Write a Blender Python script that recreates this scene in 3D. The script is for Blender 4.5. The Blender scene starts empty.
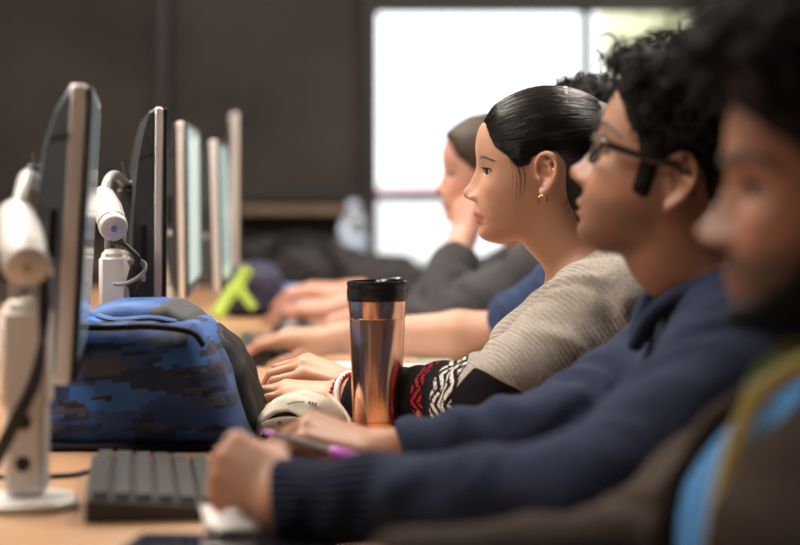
import bpy, math, random
import numpy as np
from mathutils import Vector, Matrix
random.seed(7); np.random.seed(7)
PI = math.pi
SC = bpy.context.scene
COL = SC.collection
F = 1889.0; HY = 193.0; CZ = 1.04; DESK = 0.74
def P(px, py, d):
    """pixel of the photo at distance d -> point in the room (camera at x=0, y=0, z=CZ looking along +Y)"""
    return np.array([(px - 400.0) * d / F, d, CZ - (py - HY) * d / F])
# ------------------------------------------------------------------ materials
def new_mat(name):
    m = bpy.data.materials.new(name); m.use_nodes = True
    return m, m.node_tree.nodes, m.node_tree.links, m.node_tree.nodes['Principled BSDF']
def N(nt, typ, **kw):
    n = nt.new(typ)
    for k, v in kw.items():
        if k.startswith('i_'):
            n.inputs[int(k[2:]) if k[2:].isdigit() else k[2:].replace('_', ' ')].default_value = v
        else: setattr(n, k, v)
    return n
def mat(name, col, rough=.5, metal=0., bump=0., bscale=60., var=0., vscale=8., spec=.5, coat=0., stretch=(1, 1, 1), trans=0., emit=None, es=1.):
    m, nt, ln, b = new_mat(name)
    b.inputs['Base Color'].default_value = (*col, 1); b.inputs['Roughness'].default_value = rough
    b.inputs['Metallic'].default_value = metal; b.inputs['Specular IOR Level'].default_value = spec
    b.inputs['Coat Weight'].default_value = coat; b.inputs['Transmission Weight'].default_value = trans
    if emit: b.inputs['Emission Color'].default_value = (*emit, 1); b.inputs['Emission Strength'].default_value = es
    tc = nt.new('ShaderNodeTexCoord'); mp = nt.new('ShaderNodeMapping'); mp.inputs['Scale'].default_value = stretch
    ln.new(tc.outputs['Object'], mp.inputs['Vector'])
    if var:
        n = N(nt, 'ShaderNodeTexNoise', i_Scale=vscale, i_Detail=4.); ln.new(mp.outputs[0], n.inputs['Vector'])
        r = nt.new('ShaderNodeValToRGB'); r.color_ramp.elements[0].position = .3; r.color_ramp.elements[1].position = .7
        r.color_ramp.elements[0].color = (*[c * (1 - var) for c in col], 1)
        r.color_ramp.elements[1].color = (*[min(1, c * (1 + var)) for c in col], 1)
        ln.new(n.outputs['Fac'], r.inputs['Fac']); ln.new(r.outputs['Color'], b.inputs['Base Color'])
    if bump:
        n2 = N(nt, 'ShaderNodeTexNoise', i_Scale=bscale, i_Detail=3.); ln.new(mp.outputs[0], n2.inputs['Vector'])
        bp = N(nt, 'ShaderNodeBump', i_Strength=bump, i_Distance=.002); ln.new(n2.outputs['Fac'], bp.inputs['Height'])
        ln.new(bp.outputs['Normal'], b.inputs['Normal'])
    return m
def attr(nt, name):
    return N(nt, 'ShaderNodeAttribute', attribute_name=name)
def math_(nt, ln, op, a, b=None, c=None):
    n = nt.new('ShaderNodeMath'); n.operation = op
    for i, v in enumerate((a, b, c)):
        if v is None: continue
        if isinstance(v, (int, float)): n.inputs[i].default_value = v
        else: ln.new(v, n.inputs[i])
    return n.outputs[0]
def mix_(nt, ln, fac, c1, c2):
    n = nt.new('ShaderNodeMix'); n.data_type = 'RGBA'
    if isinstance(fac, (int, float)): n.inputs[0].default_value = fac
    else: ln.new(fac, n.inputs[0])
    for i, c in ((6, c1), (7, c2)):
        if isinstance(c, tuple): n.inputs[i].default_value = (*c, 1)
        else: ln.new(c, n.inputs[i])
    return n.outputs[2]
def skin_mat(name, col, lip, beard=(.03, .02, .015), sss=.12):
    m, nt, ln, b = new_mat(name)
    tc = nt.new('ShaderNodeTexCoord')
    n = N(nt, 'ShaderNodeTexNoise', i_Scale=28., i_Detail=3.); ln.new(tc.outputs['Object'], n.inputs['Vector'])
    warm = tuple(min(1, c * k) for c, k in zip(col, (1.1, .95, .9))); cool = tuple(c * k for c, k in zip(col, (.92, .95, 1.)))
    c0 = mix_(nt, ln, n.outputs['Fac'], cool, warm)
    red = tuple(min(1, c * k) for c, k in zip(col, (1.15, .8, .75)))
    c0 = mix_(nt, ln, attr(nt, 'flush').outputs['Fac'], c0, red)
    c1 = mix_(nt, ln, attr(nt, 'lip').outputs['Fac'], c0, lip)
    n3 = N(nt, 'ShaderNodeTexNoise', i_Scale=900., i_Detail=2.); ln.new(tc.outputs['Object'], n3.inputs['Vector'])
    bf = math_(nt, ln, 'MULTIPLY', attr(nt, 'stubble').outputs['Fac'], math_(nt, ln, 'ADD', n3.outputs['Fac'], .35))
    c2 = mix_(nt, ln, bf, c1, beard)
    ln.new(c2, b.inputs['Base Color'])
    b.inputs['Roughness'].default_value = .47; b.inputs['Specular IOR Level'].default_value = .42
    b.inputs['Subsurface Weight'].default_value = sss; b.inputs['Subsurface Radius'].default_value = (1., .35, .2); b.inputs['Subsurface Scale'].default_value = .008
    n2 = N(nt, 'ShaderNodeTexNoise', i_Scale=420., i_Detail=3.); ln.new(tc.outputs['Object'], n2.inputs['Vector'])
    bp = N(nt, 'ShaderNodeBump', i_Strength=.25, i_Distance=.0006); ln.new(n2.outputs['Fac'], bp.inputs['Height']); ln.new(bp.outputs['Normal'], b.inputs['Normal'])
    return m
def hair_mat(name, c1, c2, rough=.38, su=260., sv=3., spec=.5):
    m, nt, ln, b = new_mat(name)
    uv = nt.new('ShaderNodeUVMap'); mp = nt.new('ShaderNodeMapping'); mp.inputs['Scale'].default_value = (su, sv, 1)
    ln.new(uv.outputs[0], mp.inputs['Vector'])
    n = N(nt, 'ShaderNodeTexNoise', i_Scale=1., i_Detail=4., i_Roughness=.65); ln.new(mp.outputs[0], n.inputs['Vector'])
    ln.new(mix_(nt, ln, n.outputs['Fac'], c1, c2), b.inputs['Base Color'])
    b.inputs['Roughness'].default_value = rough; b.inputs['Specular IOR Level'].default_value = spec
    bp = N(nt, 'ShaderNodeBump', i_Strength=.9, i_Distance=.0018); ln.new(n.outputs['Fac'], bp.inputs['Height']); ln.new(bp.outputs['Normal'], b.inputs['Normal'])
    return m
# ------------------------------------------------------------------ objects
def setp(o, label=None, cat=None, group=None, kind=None):
    if label: o['label'] = label
    if cat: o['category'] = cat
    if group: o['group'] = group
    if kind: o['kind'] = kind
    return o
def empty(name, loc, label, cat, group=None, rz=0.):
    o = bpy.data.objects.new(name, None); COL.objects.link(o); o.location = [float(v) for v in loc]; o.rotation_euler = (0, 0, rz)
    o.empty_display_size = .05
    return setp(o, label, cat, group)
def link(name, me, material, parent=None, world=True):
    o = bpy.data.objects.new(name, me); COL.objects.link(o)
    if material is not None and not me.materials: me.materials.append(material)
    if parent is not None:
        o.parent = parent
        if world: o.matrix_parent_inverse = wm(parent).inverted()
    return o
def wm(o):
    m = Matrix.LocRotScale(o.location, o.rotation_euler, o.scale)
    if o.parent: m = wm(o.parent) @ o.matrix_parent_inverse @ m
    return m
class MB:
    """collects shapes into one mesh"""
    def __init__(s): s.v = []; s.f = []; s.uv = None
    def add(s, vs, fs):
        k = len(s.v); s.v += [tuple(float(c) for c in v) for v in vs]; s.f += [tuple(k + i for i in f) for f in fs]
    def box(s, c, size, R=None, bev=0.):
        c = np.array(c, float); h = np.array(size, float) / 2
        b = min(bev, *(h * .95)) if bev else 0
        if not b:
            vs = [(x, y, z) for x in (-1, 1) for y in (-1, 1) for z in (-1, 1)]; vs = [np.array(v) * h for v in vs]
            fs = [(0, 1, 3, 2), (4, 6, 7, 5), (0, 4, 5, 1), (2, 3, 7, 6), (0, 2, 6, 4), (1, 5, 7, 3)]
        else:
            vs = []; idx = {}
            for sx in (-1, 1):
                for sy in (-1, 1):
                    for sz in (-1, 1):
                        sg = np.array((sx, sy, sz))
                        for a in range(3):
                            q = sg * (h - b); q[a] = sg[a] * h[a]; idx[(sx, sy, sz, a)] = len(vs); vs.append(q)
            fs = []
            for a in range(3):
                o = [i for i in range(3) if i != a]
                for sg in (-1, 1):
                    r = []
                    for (p, q) in ((-1, -1), (1, -1), (1, 1), (-1, 1)):
                        t = [0, 0, 0]; t[a] = sg; t[o[0]] = p; t[o[1]] = q; r.append(idx[(*t, a)])
                    fs.append(r)
                for p in (-1, 1):
                    for q in (-1, 1):
                        t0 = [0, 0, 0]; t0[o[0]] = p; t0[o[1]] = q; t1 = list(t0); t0[a] = -1; t1[a] = 1
                        fs.append((idx[(*t0, o[0])], idx[(*t0, o[1])], idx[(*t1, o[1])], idx[(*t1, o[0])]))
            for sx in (-1, 1):
                for sy in (-1, 1):
                    for sz in (-1, 1): fs.append([idx[(sx, sy, sz, a)] for a in range(3)])
        if R is not None: vs = [np.array(R) @ v for v in vs]
        s.add([c + v for v in vs], fs); return s
    def tube(s, pts, r, n=10, caps=True, flat=1., up=None):
        pts = [np.array(p, float) for p in pts]; rs = r if hasattr(r, '__len__') else [r] * len(pts)
        t = pts[1] - pts[0]; t /= np.linalg.norm(t)
        u = np.array(up, float) if up is not None else np.array((0, 0, 1.) if abs(t[2]) < .9 else (1., 0, 0))
        vs = []; 
        for i, p in enumerate(pts):
            a = pts[max(0, i - 1)]; b = pts[min(len(pts) - 1, i + 1)]; t = (b - a) / (np.linalg.norm(b - a) + 1e-12)
            u = u - t * np.dot(u, t); u /= np.linalg.norm(u) + 1e-12; w = np.cross(t, u)
            for k in range(n):
                th = 2 * PI * k / n; vs.append(p + (u * math.cos(th) * flat + w * math.sin(th)) * rs[i])
        m = len(pts); fs = [(i * n + k, i * n + (k + 1) % n, (i + 1) * n + (k + 1) % n, (i + 1) * n + k) for i in range(m - 1) for k in range(n)]
        if caps: fs += [tuple(range(n))[::-1], tuple(range((m - 1) * n, m * n))]
        s.add(vs, fs); return s
    def lathe(s, prof, c=(0, 0, 0), n=40, R=None):
        c = np.array(c, float); vs = []; fs = []
        for (r, z) in prof:
            for k in range(n):
                th = 2 * PI * k / n; v = np.array((r * math.cos(th), r * math.sin(th), z))
                if R is not None: v = np.array(R) @ v
                vs.append(c + v)
        m = len(prof)
        fs = [(i * n + k, i * n + (k + 1) % n, (i + 1) * n + (k + 1) % n, (i + 1) * n + k) for i in range(m - 1) for k in range(n)]
        if prof[0][0] > 1e-6: fs.append(tuple(range(n))[::-1])
        if prof[-1][0] > 1e-6: fs.append(tuple(range((m - 1) * n, m * n)))
        s.add(vs, fs); return s
    def cyl(s, a, b, r, n=24, r2=None, bev=0.):
        a = np.array(a, float); b = np.array(b, float); d = b - a; L = np.linalg.norm(d); d /= L; r2 = r if r2 is None else r2
        if bev: return s.tube([a, a + d * 1e-5, a + d * bev, b - d * bev, b - d * 1e-5, b], [r - bev, r - bev, r, r2, r2 - bev, r2 - bev], n)
        return s.tube([a, b], [r, r2], n)
    def sphere(s, c, r, n=20, m=12):
        c = np.array(c, float); r = np.array(r if hasattr(r, '__len__') else (r, r, r), float)
        vs = []
        for i in range(m + 1):
            ph = PI * i / m
            for k in range(n):
                th = 2 * PI * k / n; vs.append(c + r * np.array((math.sin(ph) * math.cos(th), math.sin(ph) * math.sin(th), math.cos(ph))))
        s.add(vs, [(i * n + k, (i + 1) * n + k, (i + 1) * n + (k + 1) % n, i * n + (k + 1) % n) for i in range(m) for k in range(n)]); return s
    def prism(s, poly, y0, y1, axis='y', bev=0.):
        """outline in (x,z) extruded along y, optionally with a bevelled rim"""
        pl = np.array(poly, float); c = pl.mean(0); n = len(pl)
        lay = [(y0, 1 - bev * 8), (y0 + bev, 1), (y1 - bev, 1), (y1, 1 - bev * 8)] if bev else [(y0, 1), (y1, 1)]
        vs = []
        for (y, k) in lay:
            for q in pl:
                e = q - c; L = np.linalg.norm(e); e = e * ((L - bev) / L if (bev and k != 1) else 1); vs.append((c[0] + e[0], y, c[1] + e[1]))
        m = len(lay)
        fs = [(i * n + k, i * n + (k + 1) % n, (i + 1) * n + (k + 1) % n, (i + 1) * n + k) for i in range(m - 1) for k in range(n)]
        s.add(vs, fs + [tuple(range(n))[::-1], tuple(range((m - 1) * n, m * n))]); return s
    def build(s, name, material, parent=None, world=True, smooth=None):
        me = bpy.data.meshes.new(name); me.from_pydata(s.v, [], s.f); me.validate()
        import bmesh
        bm = bmesh.new(); bm.from_mesh(me); bmesh.ops.remove_doubles(bm, verts=bm.verts, dist=1e-6); bmesh.ops.recalc_face_normals(bm, faces=bm.faces); bm.to_mesh(me); bm.free()
        if smooth is not None:
            me.polygons.foreach_set('use_smooth', [True] * len(me.polygons)); me.set_sharp_from_angle(angle=math.radians(smooth))
        return link(name, me, material, parent, world)
def bezier(pts, n=24):
    """Catmull-Rom through pts"""
    pts = [np.array(p, float) for p in pts]; out = []
    P_ = [2 * pts[0] - pts[1]] + pts + [2 * pts[-1] - pts[-2]]
    for i in range(1, len(P_) - 2):
        for k in range(n):
            t = k / n; a, b, c, d = P_[i - 1:i + 3]
            out.append(.5 * ((2 * b) + (c - a) * t + (2 * a - 5 * b + 4 * c - d) * t * t + (3 * b - a - 3 * c + d) * t ** 3))
    out.append(pts[-1]); return out
# ------------------------------------------------------------------ implicit surfaces (for bodies, clothes, soft bags)
def smin(a, b, k):
    h = np.clip(.5 + .5 * (b - a) / k, 0, 1); return b * (1 - h) + a * h - k * h * (1 - h)
def smax(a, b, k): return -smin(-a, -b, k)
class Field:
    def __init__(s, lo, hi, h):
        s.lo = np.array(lo, float); s.h = h; s.n = np.ceil((np.array(hi) - s.lo) / h).astype(int) + 1
        s.a = np.full(s.n, .5, np.float32)
    def sl(s, lo, hi):
        i0 = np.clip(np.floor((np.array(lo) - s.lo) / s.h).astype(int), 0, s.n); i1 = np.clip(np.ceil((np.array(hi) - s.lo) / s.h).astype(int) + 1, 0, s.n)
        S = tuple(slice(a, b) for a, b in zip(i0, i1))
        g = [(s.lo[i] + s.h * np.arange(i0[i], i1[i])).astype(np.float32) for i in range(3)]
        return S, g[0][:, None, None], g[1][None, :, None], g[2][None, None, :]
    def op(s, fn, lo, hi, k=.01, mode='u', pad=None):
        p = (k + 3 * s.h) if pad is None else pad
        S, X, Y, Z = s.sl(np.array(lo) - p, np.array(hi) + p)
        if 0 in s.a[S].shape: return
        d = fn(X, Y, Z)
        if mode == 'u': s.a[S] = smin(s.a[S], d, k)
        elif mode == 'd': s.a[S] = smax(s.a[S], -d, k)
        else: s.a[S] = smax(s.a[S], d, k)
    def cap(s, a, b, ra, rb, k=.012):
        a = np.array(a, float); b = np.array(b, float); R = max(ra, rb)
        s.op(capf(a, b, ra, rb), np.minimum(a, b) - R, np.maximum(a, b) + R, k)
    def ecap(s, a, b, wa, wb, ta, tb, k=.03):
        """segment with cross-section wide along Y (w) and thin across (t)"""
        a = np.array(a, float); b = np.array(b, float); ba = b - a; L2 = ba @ ba; R = max(wa, wb, ta, tb)
        def fn(X, Y, Z):
            x, y, z = X - a[0], Y - a[1], Z - a[2]
            h = np.clip((x * ba[0] + y * ba[1] + z * ba[2]) / L2, 0, 1)
            w = wa + (wb - wa) * h; t = ta + (tb - ta) * h
            dx, dy, dz = x - h * ba[0], y - h * ba[1], z - h * ba[2]
            return (np.sqrt((dy / w) ** 2 + (dx * dx + dz * dz) / t ** 2 + 1e-9) - 1) * np.minimum(w, t)
        s.op(fn, np.minimum(a, b) - R, np.maximum(a, b) + R, k)
    def ell(s, c, r, k=.02, mode='u', R=None):
        c = np.array(c, float); r = np.array(r, float); m = max(r)
        def fn(X, Y, Z):
            x, y, z = X - c[0], Y - c[1], Z - c[2]
            if R is not None: x, y, z = (R[i][0] * x + R[i][1] * y + R[i][2] * z for i in range(3))
            return (np.sqrt((x / r[0]) ** 2 + (y / r[1]) ** 2 + (z / r[2]) ** 2 + 1e-9) - 1) * min(r)
        s.op(fn, c - m, c + m, k, mode)
    def surface(s):
        a = s.a; ins = a < 0; n = a.shape
        cnt = np.zeros(tuple(x - 1 for x in n), np.int8)
        cs = [(i, j, k) for i in (0, 1) for j in (0, 1) for k in (0, 1)]
        for (i, j, k) in cs: cnt += ins[i:n[0] - 1 + i, j:n[1] - 1 + j, k:n[2] - 1 + k]
        act = np.argwhere((cnt > 0) & (cnt < 8))
        vals = np.stack([a[act[:, 0] + i, act[:, 1] + j, act[:, 2] + k] for (i, j, k) in cs], 1)
        pos = np.zeros((len(act), 3)); c_ = np.zeros(len(act))
        for p in range(8):
            for q in range(p + 1, 8):
                if sum(abs(x - y) for x, y in zip(cs[p], cs[q])) != 1: continue
                m = (vals[:, p] < 0) != (vals[:, q] < 0); t = np.where(m, vals[:, p] / (vals[:, p] - vals[:, q] + 1e-20), 0)
                e = np.array(cs[p]) + t[:, None] * (np.array(cs[q]) - np.array(cs[p])); pos += e * m[:, None]; c_ += m
        pos = pos / c_[:, None]; V = s.lo + (act + pos) * s.h
        idx = np.full(cnt.shape, -1, np.int32); idx[act[:, 0], act[:, 1], act[:, 2]] = np.arange(len(act))
        Fs = []
        for ax in range(3):
            sl0 = [slice(None)] * 3; sl1 = [slice(None)] * 3; sl0[ax] = slice(0, -1); sl1[ax] = slice(1, None)
            d = ins[tuple(sl0)] != ins[tuple(sl1)]; e = np.argwhere(d)
            u, v = [(1, 2), (2, 0), (0, 1)][ax]
            e = e[(e[:, u] > 0) & (e[:, v] > 0) & (e[:, u] < n[u] - 1) & (e[:, v] < n[v] - 1)]
            fl = ins[e[:, 0], e[:, 1], e[:, 2]]
            def g(du, dv):
                c = e.copy(); c[:, u] += du; c[:, v] += dv; return idx[c[:, 0], c[:, 1], c[:, 2]]
            q = np.stack([g(-1, -1), g(0, -1), g(0, 0), g(-1, 0)], 1); q[~fl] = q[~fl][:, ::-1]; Fs.append(q)
        return V, np.concatenate(Fs)
def capf(a, b, ra, rb):
    ba = b - a; L2 = max(ba @ ba, 1e-12)
    def fn(X, Y, Z):
        x, y, z = X - a[0], Y - a[1], Z - a[2]
        h = np.clip((x * ba[0] + y * ba[1] + z * ba[2]) / L2, 0, 1)
        return np.sqrt((x - h * ba[0]) ** 2 + (y - h * ba[1]) ** 2 + (z - h * ba[2]) ** 2) - (ra + (rb - ra) * h)
    return fn
def normals(V, Q):
    n = np.cross(V[Q[:, 2]] - V[Q[:, 0]], V[Q[:, 3]] - V[Q[:, 1]]); out = np.zeros_like(V)
    for i in range(4): np.add.at(out, Q[:, i], n)
    return out / (np.linalg.norm(out, axis=1)[:, None] + 1e-12)
def relax(V, Q, it=1, lam=.5):
    a = np.concatenate([Q[:, 0], Q[:, 1], Q[:, 2], Q[:, 3]]); b = np.concatenate([Q[:, 1], Q[:, 2], Q[:, 3], Q[:, 0]])
    cnt = np.bincount(a, minlength=len(V)) + np.bincount(b, minlength=len(V))
    for _ in range(it):
        s = np.stack([np.bincount(a, V[b, i], len(V)) + np.bincount(b, V[a, i], len(V)) for i in range(3)], 1)
        V = V + lam * (s / np.maximum(cnt, 1)[:, None] - V)
    return V
def wob(V, scale, seed, n=7, warp=.6):
    """smooth pseudo-noise in -1..1"""
    r = np.random.RandomState(seed); out = 0; W = V * scale
    W = W + warp * np.sin(W[:, [1, 2, 0]] * 1.3 + r.rand(3) * 6)
    for i in range(n):
        k = r.randn(3); k /= np.linalg.norm(k); out = out + np.sin(W @ k * (1 + .35 * i) * 2 + r.rand() * 6.28)
    return out / n * 1.8
def qmesh(name, V, Q, attrs=None, uv=None):
    me = bpy.data.meshes.new(name); me.vertices.add(len(V)); me.vertices.foreach_set('co', V.astype(np.float32).ravel())
    me.loops.add(len(Q) * 4); me.loops.foreach_set('vertex_index', Q.astype(np.int32).ravel())
    me.polygons.add(len(Q)); me.polygons.foreach_set('loop_start', np.arange(0, len(Q) * 4, 4, dtype=np.int32))
    me.update(calc_edges=True); me.polygons.foreach_set('use_smooth', np.ones(len(Q), bool))
    for k, v in (attrs or {}).items():
        a = me.attributes.new(k, 'FLOAT', 'POINT'); a.data.foreach_set('value', np.asarray(v, np.float32))
    if uv is not None:
        l = me.uv_layers.new(name='UVMap'); l.data.foreach_set('uv', uv[Q.ravel()].astype(np.float32).ravel())
    return me
# ------------------------------------------------------------------ heads
W_PROF = [(-96, 50), (-92, 64), (-88, 74), (-84, 81), (-77, 86), (-70, 86.5), (-65, 85.5), (-55, 88), (-45, 88.5), (-38, 88.5), (-20, 87), (0, 85), (12, 85), (22, 87), (33, 88), (50, 87.5), (66, 84), (80, 73), (95, 50)]
W_NOSE = [(-38, 0), (-35.5, 1.5), (-33, 6), (-30.5, 14), (-27.5, 18.5), (-22, 20.5), (-18, 19), (-12, 14), (-4, 10.5), (4, 7.5), (12, 4), (19, 1), (24, 0)]
W_NW = [(-39, 10), (-30, 10.5), (-21, 10), (-10, 8), (9, 7), (24, 7)]
W_LIP = [(-70, -.6), (-66, -.8), (-63, 2.4), (-60, 5.2), (-57.5, 4.8), (-55.5, -1.4), (-53.5, 4.2), (-50, 6.4), (-46.5, 4), (-43, .8), (-38, 0)]
W_WID = [(-96, 18), (-88, 27), (-80, 36), (-70, 44), (-60, 49), (-40, 57), (-20, 63), (0, 67), (20, 68), (50, 66), (75, 58), (95, 45)]
def tab(t, z):
    a = np.array(t, float); return np.interp(z, a[:, 0], a[:, 1])
def polysd(poly, x, z):
    """signed distance (positive inside) to a polygon in the (x,z) plane"""
    x, z = np.broadcast_arrays(x, z); d = np.full(x.shape, 1e9); ins = np.zeros(x.shape, bool); n = len(poly)
    for i in range(n):
        ax, az = poly[i]; bx, bz = poly[(i + 1) % n]; ex, ez = bx - ax, bz - az
        h = np.clip(((x - ax) * ex + (z - az) * ez) / (ex * ex + ez * ez), 0, 1)
        d = np.minimum(d, (x - ax - h * ex) ** 2 + (z - az - h * ez) ** 2)
        c = ((az > z) != (bz > z)); ins ^= c & (x < (bx - ax) * (z - az) / ((bz - az) if bz != az else 1e-9) + ax)
    return np.where(ins, 1, -1) * np.sqrt(d)
def sstep(a, b, x):
    t = np.clip((x - a) / (b - a), 0, 1); return t * t * (3 - 2 * t)
class Head:
    def __init__(s, origin, scale=1., yaw=0., pitch=0., nose=1., lips=1., brow=0., jaw=1., wid=1., chin=0., eyes=1., prof=None, lid=.34):
        s.O = np.array(origin, float); s.s = scale / 1000.
        f0 = np.array((-math.cos(yaw), -math.sin(yaw), 0.)); u0 = np.array((0, 0, 1.)); l = np.cross(u0, f0)
        f = f0 * math.cos(pitch) + u0 * math.sin(pitch); u = np.cross(f, l)
        s.R = np.stack([f, l, u], 1); s.nose, s.lips, s.brow, s.jaw, s.wid, s.chin, s.eyes, s.lid = nose, lips, brow, jaw, wid, chin, eyes, lid
        s.earw = .82; s.earh = .93; s.earz = 0.; s.prof = prof or W_PROF; s.E = np.array((63.5, 31., 6.))
    def w(s, q): return s.O + s.R @ (np.array(q, float) * s.s)
    def loc(s, X, Y, Z):
        x, y, z = (X - s.O[0]) / s.s, (Y - s.O[1]) / s.s, (Z - s.O[2]) / s.s; R = s.R
        return R[0, 0] * x + R[1, 0] * y + R[2, 0] * z, R[0, 1] * x + R[1, 1] * y + R[2, 1] * z, R[0, 2] * x + R[1, 2] * y + R[2, 2] * z
    def front(s, y, z, detail=True):
        xf = tab(s.prof, z); ay = np.abs(y)
        if detail:
            nw = tab(W_NW, z) * (1 + .12 * (s.nose - 1) * 4)
            xf = xf + s.nose * tab(W_NOSE, z) * np.exp(-(ay / nw) ** 2.3)
            xf = xf + s.nose * 8.5 * np.exp(-((ay - 13) / 4.8) ** 2 - ((z + 28.5) / 5.5) ** 2)
            xf = xf + 1.5 * np.exp(-((ay - 17) / 9) ** 2 - ((z + 32) / 12) ** 2)
            c = np.clip(1 - (ay / 25.) ** 2, 0, 1) ** .8
            xf = xf + s.lips * tab(W_LIP, z) * c - 1.6 * np.exp(-((ay - 26) / 4) ** 2 - ((z + 55) / 5) ** 2)
            xf = xf - 1.6 * np.exp(-(ay / 3.2) ** 2 - ((z + 42) / 4) ** 2)
            xf = xf - 8.5 * s.eyes * np.exp(-((ay - 31) / 15) ** 2 - ((z - 7) / 10.5) ** 2)
            xf = xf + s.brow * 5 * np.exp(-((ay - 24) / 20) ** 2 - ((z - 27) / 8) ** 2)
            xf = xf + (1.5 + s.chin) * np.exp(-(ay / 15) ** 2 - ((z + 78) / 9) ** 2)
            xf = xf + 3.5 * np.exp(-((ay - 44) / 13) ** 2 - ((z + 18) / 14) ** 2)
        return xf
    def width(s, z): return tab(W_WID, z) * s.wid * (1 + (s.jaw - 1) * sstep(0, -50, z))
    def fx(s, y, z, off=0.):
        """x of the face surface"""
        a = s.front(np.array(float(y)), float(z)) - 8; w = s.width(float(z))
        return float(8 + a * max(0, 1 - abs(y / w) ** 2.35) ** (1 / 2.35) + off)
    def sd(s, x, y, z, detail=True, simple=False):
        w = s.width(z); a = s.front(y, z, detail) - 8; ay = np.abs(y)
        r = ((np.clip(x - 8, 0, None) / a) ** 2.35 + (ay / w) ** 2.35 + 1e-9) ** (1 / 2.35)
        bk = np.clip(8 - x, 0, None) / 60.
        r = np.sqrt(r ** 2 + bk ** 2)
        face = (r - 1) * np.minimum(a, w)
        face = smax(face, (z - 78), 20.)
        zb = -93 + np.clip(58 - x, 0, 75) * .42
        face = smax(face, (zb - z), 12.)
        cr = (np.sqrt(((x + 5) / 92.) ** 2 + (y / (73. * s.wid)) ** 2 + ((z - 36) / 73.) ** 2 + 1e-9) - 1) * 73
        return smin(cr, face, 10.)
    def box(s, lo=(-115, -95, -105), hi=(120, 95, 130)):
        c = np.array([s.w((a, b, d)) for a in (lo[0], hi[0]) for b in (lo[1], hi[1]) for d in (lo[2], hi[2])]); return c.min(0), c.max(0)
    def carve(s, fld):
        lo, hi = s.box(); sc = s.s
        def fn(X, Y, Z):
            x, y, z = s.loc(X, Y, Z); return s.sd(x, y, z).astype(np.float32) * sc
        fld.op(fn, lo, hi, .012, pad=.004)
        for sy in (1, -1):                                   # ears
            def e(q): return s.w(((q[0] + 4) * s.earw - 3, sy * q[1], q[2] * s.earh + s.earz))
            def cp(a, b, ra, rb, k=2.): fld.cap(e(a), e(b), ra * sc, rb * sc, k * sc)
            hel = [(10, 71, 2), (13, 73, 12), (10, 77, 22), (3, 80, 29), (-7, 84, 30), (-15, 86.5, 24), (-19, 87, 13), (-18.5, 86, 2), (-14, 83, -9), (-8, 79, -18)]
            rr = [2.2, 2.9, 3.1, 3.2, 3.3, 3.4, 3.3, 3.2, 3.1, 3.2]
            hel = bezier(hel, 3); rr = np.interp(np.linspace(0, 1, len(hel)), np.linspace(0, 1, 10), rr)
            for i in range(len(hel) - 1): cp(hel[i], hel[i + 1], rr[i], rr[i + 1])
            cp((-8, 79, -18), (1, 74.5, -25), 4.4, 5.2, 3); cp((1, 74.5, -25), (5, 72, -20), 5, 3.6, 3)
            for a, b in (((0, 70, 18), (-10, 78, 20)), ((-4, 70, 5), (-13, 78, 8)), ((-2, 70, -8), (-11, 76, -6)), ((2, 69, 20), (3, 75, 24))): cp(a, b, 7.5, 4.2, 5)
            ant = [(2, 76, 20), (-5, 80.5, 16), (-10, 82, 6), (-10.5, 81, -4), (-6, 78.5, -12), (0, 76.5, -14)]
            for i in range(len(ant) - 1): cp(ant[i], ant[i + 1], 2.5, 2.5, 1.5)
            cp((10, 70, -2), (7, 74.5, -6), 4.2, 3, 3)
            c = e((1, 79.5, -1)); fld.ell(c, np.array((6.5, 6, 9)) * sc, 3 * sc, 'd')
        if s.eyes:
            E = s.E
            for sy in (1, -1):
                c = s.w((E[0], sy * E[1], E[2])); fld.ell(c, [13.4 * sc] * 3, 4 * sc)
                def fc(X, Y, Z):
                    x, y, z = s.loc(X, Y, Z); x = x - E[0]; y = (y - sy * E[1]) * sy; z = z - E[2]
                    r = np.sqrt(x * x + y * y + z * z + 1e-6); az = np.arctan2(y, x) - .18; el = np.arctan2(z, np.sqrt(x * x + y * y + 1e-6))
                    g = np.abs(el + .02 - .05 * az) - s.lid * np.sqrt(np.clip(1 - (az / 1.02) ** 2, 0, 1))
                    return np.maximum(np.maximum(g * 13, r - 18), 10.5 - r).astype(np.float32) * sc
                fld.op(fc, c - 20 * sc, c + 20 * sc, .8 * sc, 'd', pad=0)
        n = []
        for sy in (1, -1): fld.ell(s.w((s.fx(6, -33) - 1, sy * 7, -35.5)), np.array((4.5, 3, 3.)) * sc, 1.5 * sc, 'd')
    def attrs(s, V, stub=None, flush=.35):
        x, y, z = s.loc(V[:, 0], V[:, 1], V[:, 2]); ay = np.abs(y)
        zc = -55.; 
        up = (1 - (ay / 26) ** 2); top = zc + 10.5 * np.clip(up, 0, 1) ** .7 - 1.5 * np.exp(-(ay / 4) ** 2); bot = zc - 10.5 * np.clip(up, 0, 1) ** .6
        lip = sstep(-1.2, 1.2, top - z) * sstep(-1.2, 1.2, z - bot) * (up > 0) * (x > 70)
        fl = np.exp(-((ay - 42) / 16) ** 2 - ((z + 20) / 16) ** 2) * (x > 35) + .9 * np.exp(-(ay / 12) ** 2 - ((z + 26) / 9) ** 2) * (x > 88) + .8 * np.exp(-((ay - 82) / 9) ** 2 - ((z - 0) / 30) ** 2) * (x < 25) * (x > -25)
        st = np.zeros(len(V))
        if stub is not None:
            poly, amt = stub; m = sstep(-9, 9, polysd(poly, x, z)) * (ay < 85); m *= (1 - sstep(.2, .8, lip)); st = m * amt
        return dict(lip=np.clip(lip, 0, 1), flush=np.clip(fl, 0, 1) * flush, stubble=st)
    def surf_pts(s, yz, off=0., side=1):
        return [s.w((s.fx(y, z, off), side * y, z)) for y, z in yz]
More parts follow.
